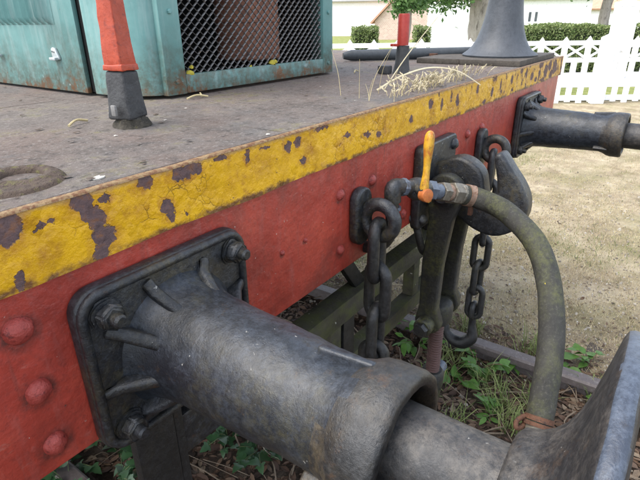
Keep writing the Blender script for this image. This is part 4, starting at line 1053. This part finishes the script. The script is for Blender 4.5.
def tuft(Vv, Ff, x, y, z, r2):
    f_blade(.06, .15, .0022)(Vv, Ff, x, y, z, r2)
for k, (x, y, r_, n_) in enumerate(gt):
    o = scatter_mesh('grass_tuft', n_, (x-r_, x+r_, y-r_, y+r_), tuft, 'grass_blade', 'tall green grass blades growing in the litter beside the rail', 'grass', None, 20+k)
lf = thing('dead_leaf', 'large curled pale dead leaf on the ground below the near buffer', 'leaf', (.96, .40, .02))
bm = bmesh.new(); g = [[bm.verts.new((.96+(i-3)*.014*(1-.09*abs(j-2)**1.6)+.02*(j-2)*.2, .40+(j-2)*.020, .035+.018*abs(i-3)**1.3*.5+.006*math.sin(i*1.7+j))) for j in range(5)] for i in range(7)]
for i in range(6):
    for j in range(4): bm.faces.new((g[i][j], g[i+1][j], g[i+1][j+1], g[i][j+1]))
simple('pale_leaf', (.26, .21, .15), (.42, .36, .27), 60, .8, .4, .003)
newobj('blade', smooth(bm, 80), 'pale_leaf', lf)

# ------------------------------------------------------------------ white fence
simple('white_concrete', (.78, .78, .77), (.86, .86, .85), 3, .7, .15, .003)
fence = thing('picket_fence', 'long white picket fence with a row of crossed braces at the top', 'fence', (*fl(2, 0), 0))
def fbox(name, t0, t1, w0, w1, z0, z1, peak=False, parent=fence, mat='white_concrete'):
    ln_ = random.gauss(0, .006) if name in ('picket', 'post') else 0
    if ln_: z1 += random.gauss(0, .006)
    q = [(t0, w0), (t1, w0), (t1, w1), (t0, w1)]; Vv = [(*fl(*p), z0) for p in q]+[(*fl(p[0]+ln_, p[1]), z1) for p in q]
    Ff = [(0, 1, 5, 4), (1, 2, 6, 5), (2, 3, 7, 6), (3, 0, 4, 7), (3, 2, 1, 0)]
    if peak:
        tm = (t0+t1)/2+ln_; Vv += [(*fl(tm, w0), z1+peak), (*fl(tm, w1), z1+peak)]; Ff += [(4, 5, 8), (5, 6, 9, 8), (6, 7, 9), (7, 4, 8, 9)]
    else: Ff += [(4, 5, 6, 7)]
    me = bpy.data.meshes.new(name); me.from_pydata(Vv, [], Ff); return newobj(name, me, mat, parent)
T0, T1 = -3.4, 9.6; CELL = .42
fbox('rail', T0, T1, -.02, .02, .985, 1.06); fbox('rail', T0, T1, -.02, .02, .70, .78); fbox('rail', T0, T1, -.02, .02, .04, .13)
nC = int((T1-T0)/CELL)
for i in range(nC+1):
    t = T0+i*CELL
    fbox('post', t-.05, t+.05, -.045, -.0205, 0, 1.06, .065)
    if i < nC:
        fbox('picket', t+CELL/2-.05, t+CELL/2+.05, -.043, -.0205, .02, .70)
        for s in (0, 1):
            a, c_ = (t+.05, t+CELL-.05); z0, z1 = (.79, .975) if s == 0 else (.975, .79)
            d = .022; w0, w1 = (-.040, -.0215) if s == 0 else (-.0205, .0)
            q = [(a, z0-d), (a, z0+d), (c_, z1+d), (c_, z1-d)]
            Vv = [(*fl(p, w0), z) for p, z in q]+[(*fl(p, w1), z) for p, z in q]
            me = bpy.data.meshes.new('brace'); me.from_pydata(Vv, [], [(0, 1, 2, 3), (7, 6, 5, 4), (0, 4, 5, 1), (1, 5, 6, 2), (2, 6, 7, 3), (3, 7, 4, 0)]); newobj('brace', me, 'white_concrete', fence)
gp = thing('gate_post', 'broad white square gate post in the picket fence at the right', 'post', (*fl(-.75, -.1), 0))
fbox('shaft', -.86, -.64, -.16, -.047, 0, 1.10, False, gp); fbox('cap', -.859, -.641, -.159, -.048, 1.101, 1.11, .05, gp)

# ------------------------------------------------------------------ hedges, trees, houses beyond
leafmat('hedge_leaf', [(.09, .14, .04), (.16, .22, .07), (.25, .31, .11), (.34, .38, .17)], .5, .2)
leafmat('tree_leaf', [(.04, .10, .025), (.08, .17, .04), (.13, .24, .065), (.19, .30, .10)], .5, .2)
simple('hedge_core', (.02, .03, .012), (.04, .05, .02), 10, .9, .3)
simple('bark', (.22, .19, .155), (.38, .34, .29), 9, .9, .8, .02, (.13, .11, .09), .6, stretch=(1, 1, .3))
def leaf_cloud(name, pts, size, mat, parent, seed):
    r2 = np.random.default_rng(seed); n = len(pts)
    nrm = r2.normal(size=(n, 3)); nrm /= np.linalg.norm(nrm, axis=1)[:, None]
    tv = np.cross(nrm, r2.normal(size=(n, 3))); tv /= np.linalg.norm(tv, axis=1)[:, None]; bv = np.cross(nrm, tv)
    s = size*r2.uniform(.6, 1.3, n)[:, None]
    q = np.stack([pts-tv*s, pts+bv*s*.5+nrm*s*.1, pts+tv*s, pts-bv*s*.5+nrm*s*.1], 1).reshape(-1, 3)
    me = bpy.data.meshes.new(name); me.from_pydata(q.tolist(), [], [(4*i, 4*i+1, 4*i+2, 4*i+3) for i in range(n)])
    return newobj(name, me, mat, parent)
def hedge(label, t0, t1, w0, w1, h, n, seed):
    t = thing('hedge', label, 'hedge', (*fl((t0+t1)/2, (w0+w1)/2), 0), 'clipped hedges beyond the road')
    fbox('core', t0+.1, t1-.1, w0+.1, w1-.1, 0, h-.12, False, t, 'hedge_core')
    r2 = np.random.default_rng(seed); P = []
    while len(P) < n:
        a, b_, c_ = r2.uniform(t0, t1), r2.uniform(w0, w1), r2.uniform(0, h)
        if min(b_-w0, h-c_, a-t0, t1-a) > .16*r2.random()+.02: continue
        wob = .06*mnoise.noise((a*1.6, b_*1.6, c_*2))+.04*mnoise.noise((a*5, b_*5, c_*5)); x, y = fl(a, b_+wob); P.append((x, y, c_+wob*1.3))
    leaf_cloud('foliage', np.array(P), .035, 'hedge_leaf', t, seed); return t
hedge('long clipped green hedge beyond the fence at the right', -4.05, -1.2, 5.1, 5.9, 1.24, 15000, 1)
hedge('short clipped hedge seen left of the red stump', 2.12, 3.0, 8.3, 9.0, 1.22, 4500, 2)
hedge('small rounded hedge seen right of the red stump', .45, .98, 8.1, 8.7, 1.22, 2500, 3)
hedge('hedge end at the far right edge beyond the gate post', -5.9, -4.5, 5.1, 5.9, 1.25, 3500, 4)
def tree(label, x, y, tr, th, crown_c, crown_r, n, seed, squash=1.):
    rs = random.Random(seed); t = thing('tree', label, 'tree', (x, y, 0), 'street trees beyond the fence')
    P = catmull([(x, y, -.05), (x+rs.gauss(0, .03), y+rs.gauss(0, .03), th*.35), (x+rs.gauss(0, .05), y+rs.gauss(0, .05), th*.7), (x, y, th), (x+.05, y, th+crown_r)], 8)
    R = np.interp(np.linspace(0, 1, len(P)), [0, .08, .3, .8, 1], [tr*1.35, tr*1.05, tr, tr*.85, tr*.35])
    newobj('trunk', roughen(tube(P, list(R), 18), tr*.10, 3/tr*.5, seed), 'bark', t)
    C_ = Vector(crown_c); acc = bmesh.new(); tips = []
    for i in range(16):
        d = Vector((rs.gauss(0, 1), rs.gauss(0, 1), rs.gauss(0, .8))).normalized()*crown_r*rs.uniform(.55, .9); d.z *= squash
        a = Vector((x, y, th*rs.uniform(.85, 1.1))); tip = C_+d; tips.append(tip)
        join(acc, tube(catmull([a, (a+tip)/2+Vector((rs.gauss(0, .1), rs.gauss(0, .1), .1)), tip], 4), list(np.linspace(tr*.3, tr*.06, 9)), 6, cap=False))
    newobj('branches', acc, 'bark', t)
    r2 = np.random.default_rng(seed); K = 70; cl_ = r2.normal(size=(K, 3)); cl_ /= np.linalg.norm(cl_, axis=1)[:, None]; cl_ *= (crown_r*r2.uniform(.35, .95, K)**.6)[:, None]; cl_[:, 2] *= squash
    cl_ += np.array(crown_c); idx = r2.integers(0, K, n); P_ = cl_[idx]+r2.normal(size=(n, 3))*crown_r*.13
    leaf_cloud('crown', P_, .055, 'tree_leaf', t, seed); return t
tree('round-clipped street tree whose crown shows above the red stump', 13.42, 6.19, .10, 1.9, (13.42, 6.19, 2.34), .80, 10000, 1)
tree('thick-trunked street tree beside the flared pedestal', 11.35, 3.48, .21, 2.1, (11.0, 3.95, 2.66), 1.12, 13000, 2)
tree('slim street tree behind the hedge at the right', 17.85, 1.95, .15, 2.3, (17.6, 2.3, 3.3), 1.35, 12000, 3)
simple('render_white', (.78, .77, .76), (.86, .85, .83), 2, .8, .1)
simple('roof_terracotta', (.42, .22, .14), (.58, .34, .23), 4, .8, .6, .02)
simple('roof_grey', (.40, .40, .42), (.52, .52, .54), 4, .7, .4, .02)
simple('window_glass', (.05, .06, .07), (.10, .11, .12), 3, .15, .0)
def brick_mat():
    b = NB('pink_brick'); n = b.n('TexBrick'); s = b.sep(b.pos); cmb = b.n('CombineXYZ')
    b.put(cmb.inputs[0], b.math('MULTIPLY', b.math('SUBTRACT', s[1], b.math('MULTIPLY', s[0], .5)), 1.)); b.put(cmb.inputs[1], s[2])
    b.put(n.inputs['Vector'], cmb.outputs[0]); n.inputs['Scale'].default_value = 3.
    b.put(n.inputs['Color1'], (.50, .33, .27)); b.put(n.inputs['Color2'], (.60, .45, .37)); b.put(n.inputs['Mortar'], (.66, .60, .54))
    MAT['brick'] = b.done(n.outputs['Color'], .9)
brick_mat()
def house(name, label, p0, p1, depth, wall_h, ridge, wall_mat, roof_mat, gable_front, windows):
    a = Vector((*p0, 0)); c_ = Vector((*p1, 0)); d = (c_-a); L = d.length; d.normalize(); n_ = Vector((-d.y, d.x, 0))
    if n_.dot(Vector((.81, .586, 0))) < 0: n_ = -n_
    t = thing(name, label, 'house', (a+c_)/2)
    def P(s, w, z): q = a+d*s+n_*w; return (q.x, q.y, z)
    if gable_front:
        Vv = [P(0, 0, 0), P(L, 0, 0), P(L, 0, wall_h), P(L/2, 0, ridge), P(0, 0, wall_h), P(0, depth, 0), P(L, depth, 0), P(L, depth, wall_h), P(L/2, depth, ridge), P(0, depth, wall_h)]
        Ff = [(0, 1, 2, 3, 4), (9, 8, 7, 6, 5), (0, 4, 9, 5), (1, 6, 7, 2)]
        o = .25; k = (ridge-wall_h)/(L/2)
        RV = [P(-o, -o, wall_h-k*o+.05), P(L/2, -o, ridge+.05), P(L/2, depth+o, ridge+.05), P(-o, depth+o, wall_h-k*o+.05), P(L+o, -o, wall_h-k*o+.05), P(L+o, depth+o, wall_h-k*o+.05)]
        RF = [(0, 1, 2, 3), (1, 4, 5, 2)]
    else:
        Vv = [P(0, 0, 0), P(L, 0, 0), P(L, 0, wall_h), P(0, 0, wall_h), P(0, depth, 0), P(L, depth, 0), P(L, depth, wall_h), P(0, depth, wall_h), P(0, depth/2, ridge), P(L, depth/2, ridge)]
        Ff = [(0, 1, 2, 3), (5, 4, 7, 6), (4, 0, 3, 8, 7), (1, 5, 6, 9, 2)]
        o = .3; k = (ridge-wall_h)/(depth/2)
        RV = [P(-o, -o, wall_h-k*o+.05), P(L+o, -o, wall_h-k*o+.05), P(L+o, depth/2, ridge+.05), P(-o, depth/2, ridge+.05), P(L+o, depth+o, wall_h-k*o+.05), P(-o, depth+o, wall_h-k*o+.05)]
        RF = [(0, 1, 2, 3), (3, 2, 4, 5)]
    me = bpy.data.meshes.new('wall'); me.from_pydata(Vv, [], Ff); newobj('wall', me, wall_mat, t)
    me = bpy.data.meshes.new('roof'); me.from_pydata(RV, [], RF); ro = newobj('roof', me, roof_mat, t)
    so = ro.modifiers.new('thick', 'SOLIDIFY'); so.thickness = .12; so.offset = 1
    for (s, z, w, h_) in windows:
        q = [P(s-w/2, -.03, z), P(s+w/2, -.03, z), P(s+w/2, -.03, z+h_), P(s-w/2, -.03, z+h_), P(s-w/2, .05, z), P(s+w/2, .05, z), P(s+w/2, .05, z+h_), P(s-w/2, .05, z+h_)]
        me = bpy.data.meshes.new('window'); me.from_pydata(q, [], [(0, 1, 2, 3), (0, 4, 5, 1), (1, 5, 6, 2), (2, 6, 7, 3), (3, 7, 4, 0)]); wo = newobj('window', me, 'window_glass', t)
        q = [P(s-w/2-.08, -.06, z-.1), P(s+w/2+.08, -.06, z-.1), P(s+w/2+.08, -.06, z-.01), P(s-w/2-.08, -.06, z-.01), P(s-w/2-.08, .05, z-.1), P(s+w/2+.08, .05, z-.1), P(s+w/2+.08, .05, z-.01), P(s-w/2-.08, .05, z-.01)]
        me = bpy.data.meshes.new('sill'); me.from_pydata(q, [], [(0, 1, 2, 3), (0, 4, 5, 1), (3, 2, 6, 7), (1, 5, 6, 2), (4, 0, 3, 7)]); newobj('sill', me, 'render_white', wo)
    return t
house('brick_house', 'pink brick gable house behind the round-clipped tree', (34.7, 19.4), (37.2, 14.0), 9, 1.30, 4.3, 'brick', 'roof_terracotta', True, [])
house('white_house', 'long low white rendered house far behind the street trees', (41.3, 28.5), (46.94, 16.3), 8, 3.0, 5.5, 'render_white', 'roof_grey', False, [])
house('white_house', 'white house with two narrow dark windows beside the pedestal', (38.5, 10.6), (39.6, 5.9), 8, 2.6, 4.6, 'render_white', 'roof_grey', False, [(1.1, 1.15, .16, .6), (1.5, 1.15, .16, .6)])
house('tiled_house', 'low white house with terracotta roof at the far right', (54.0, 10.2), (55.2, -2.5), 9, 2.0, 3.6, 'render_white', 'roof_terracotta', False, [(8, .8, .8, .9), (11, .8, .8, .9)])

gw = thing('garden_wall', 'plain white garden wall right of the brick gable house', 'wall', (*fl(-2, 15.1), 0))
fbox('masonry', -2.9, -.97, 15., 15.25, 0, 2.0, False, gw, 'render_white'); fbox('coping', -2.95, -.92, 14.95, 15.3, 2.001, 2.09, .04, gw, 'render_white')
pw = thing('gate_pier', 'tall white rendered pier beside the slim tree at the right', 'pier', (*fl(-3.2, 3.8), 0))
fbox('shaft', -3.45, -3.0, 3.6, 3.9, 0, 1.65, False, pw, 'render_white'); fbox('cap', -3.46, -2.99, 3.59, 3.91, 1.651, 1.74, .06, pw, 'render_white')
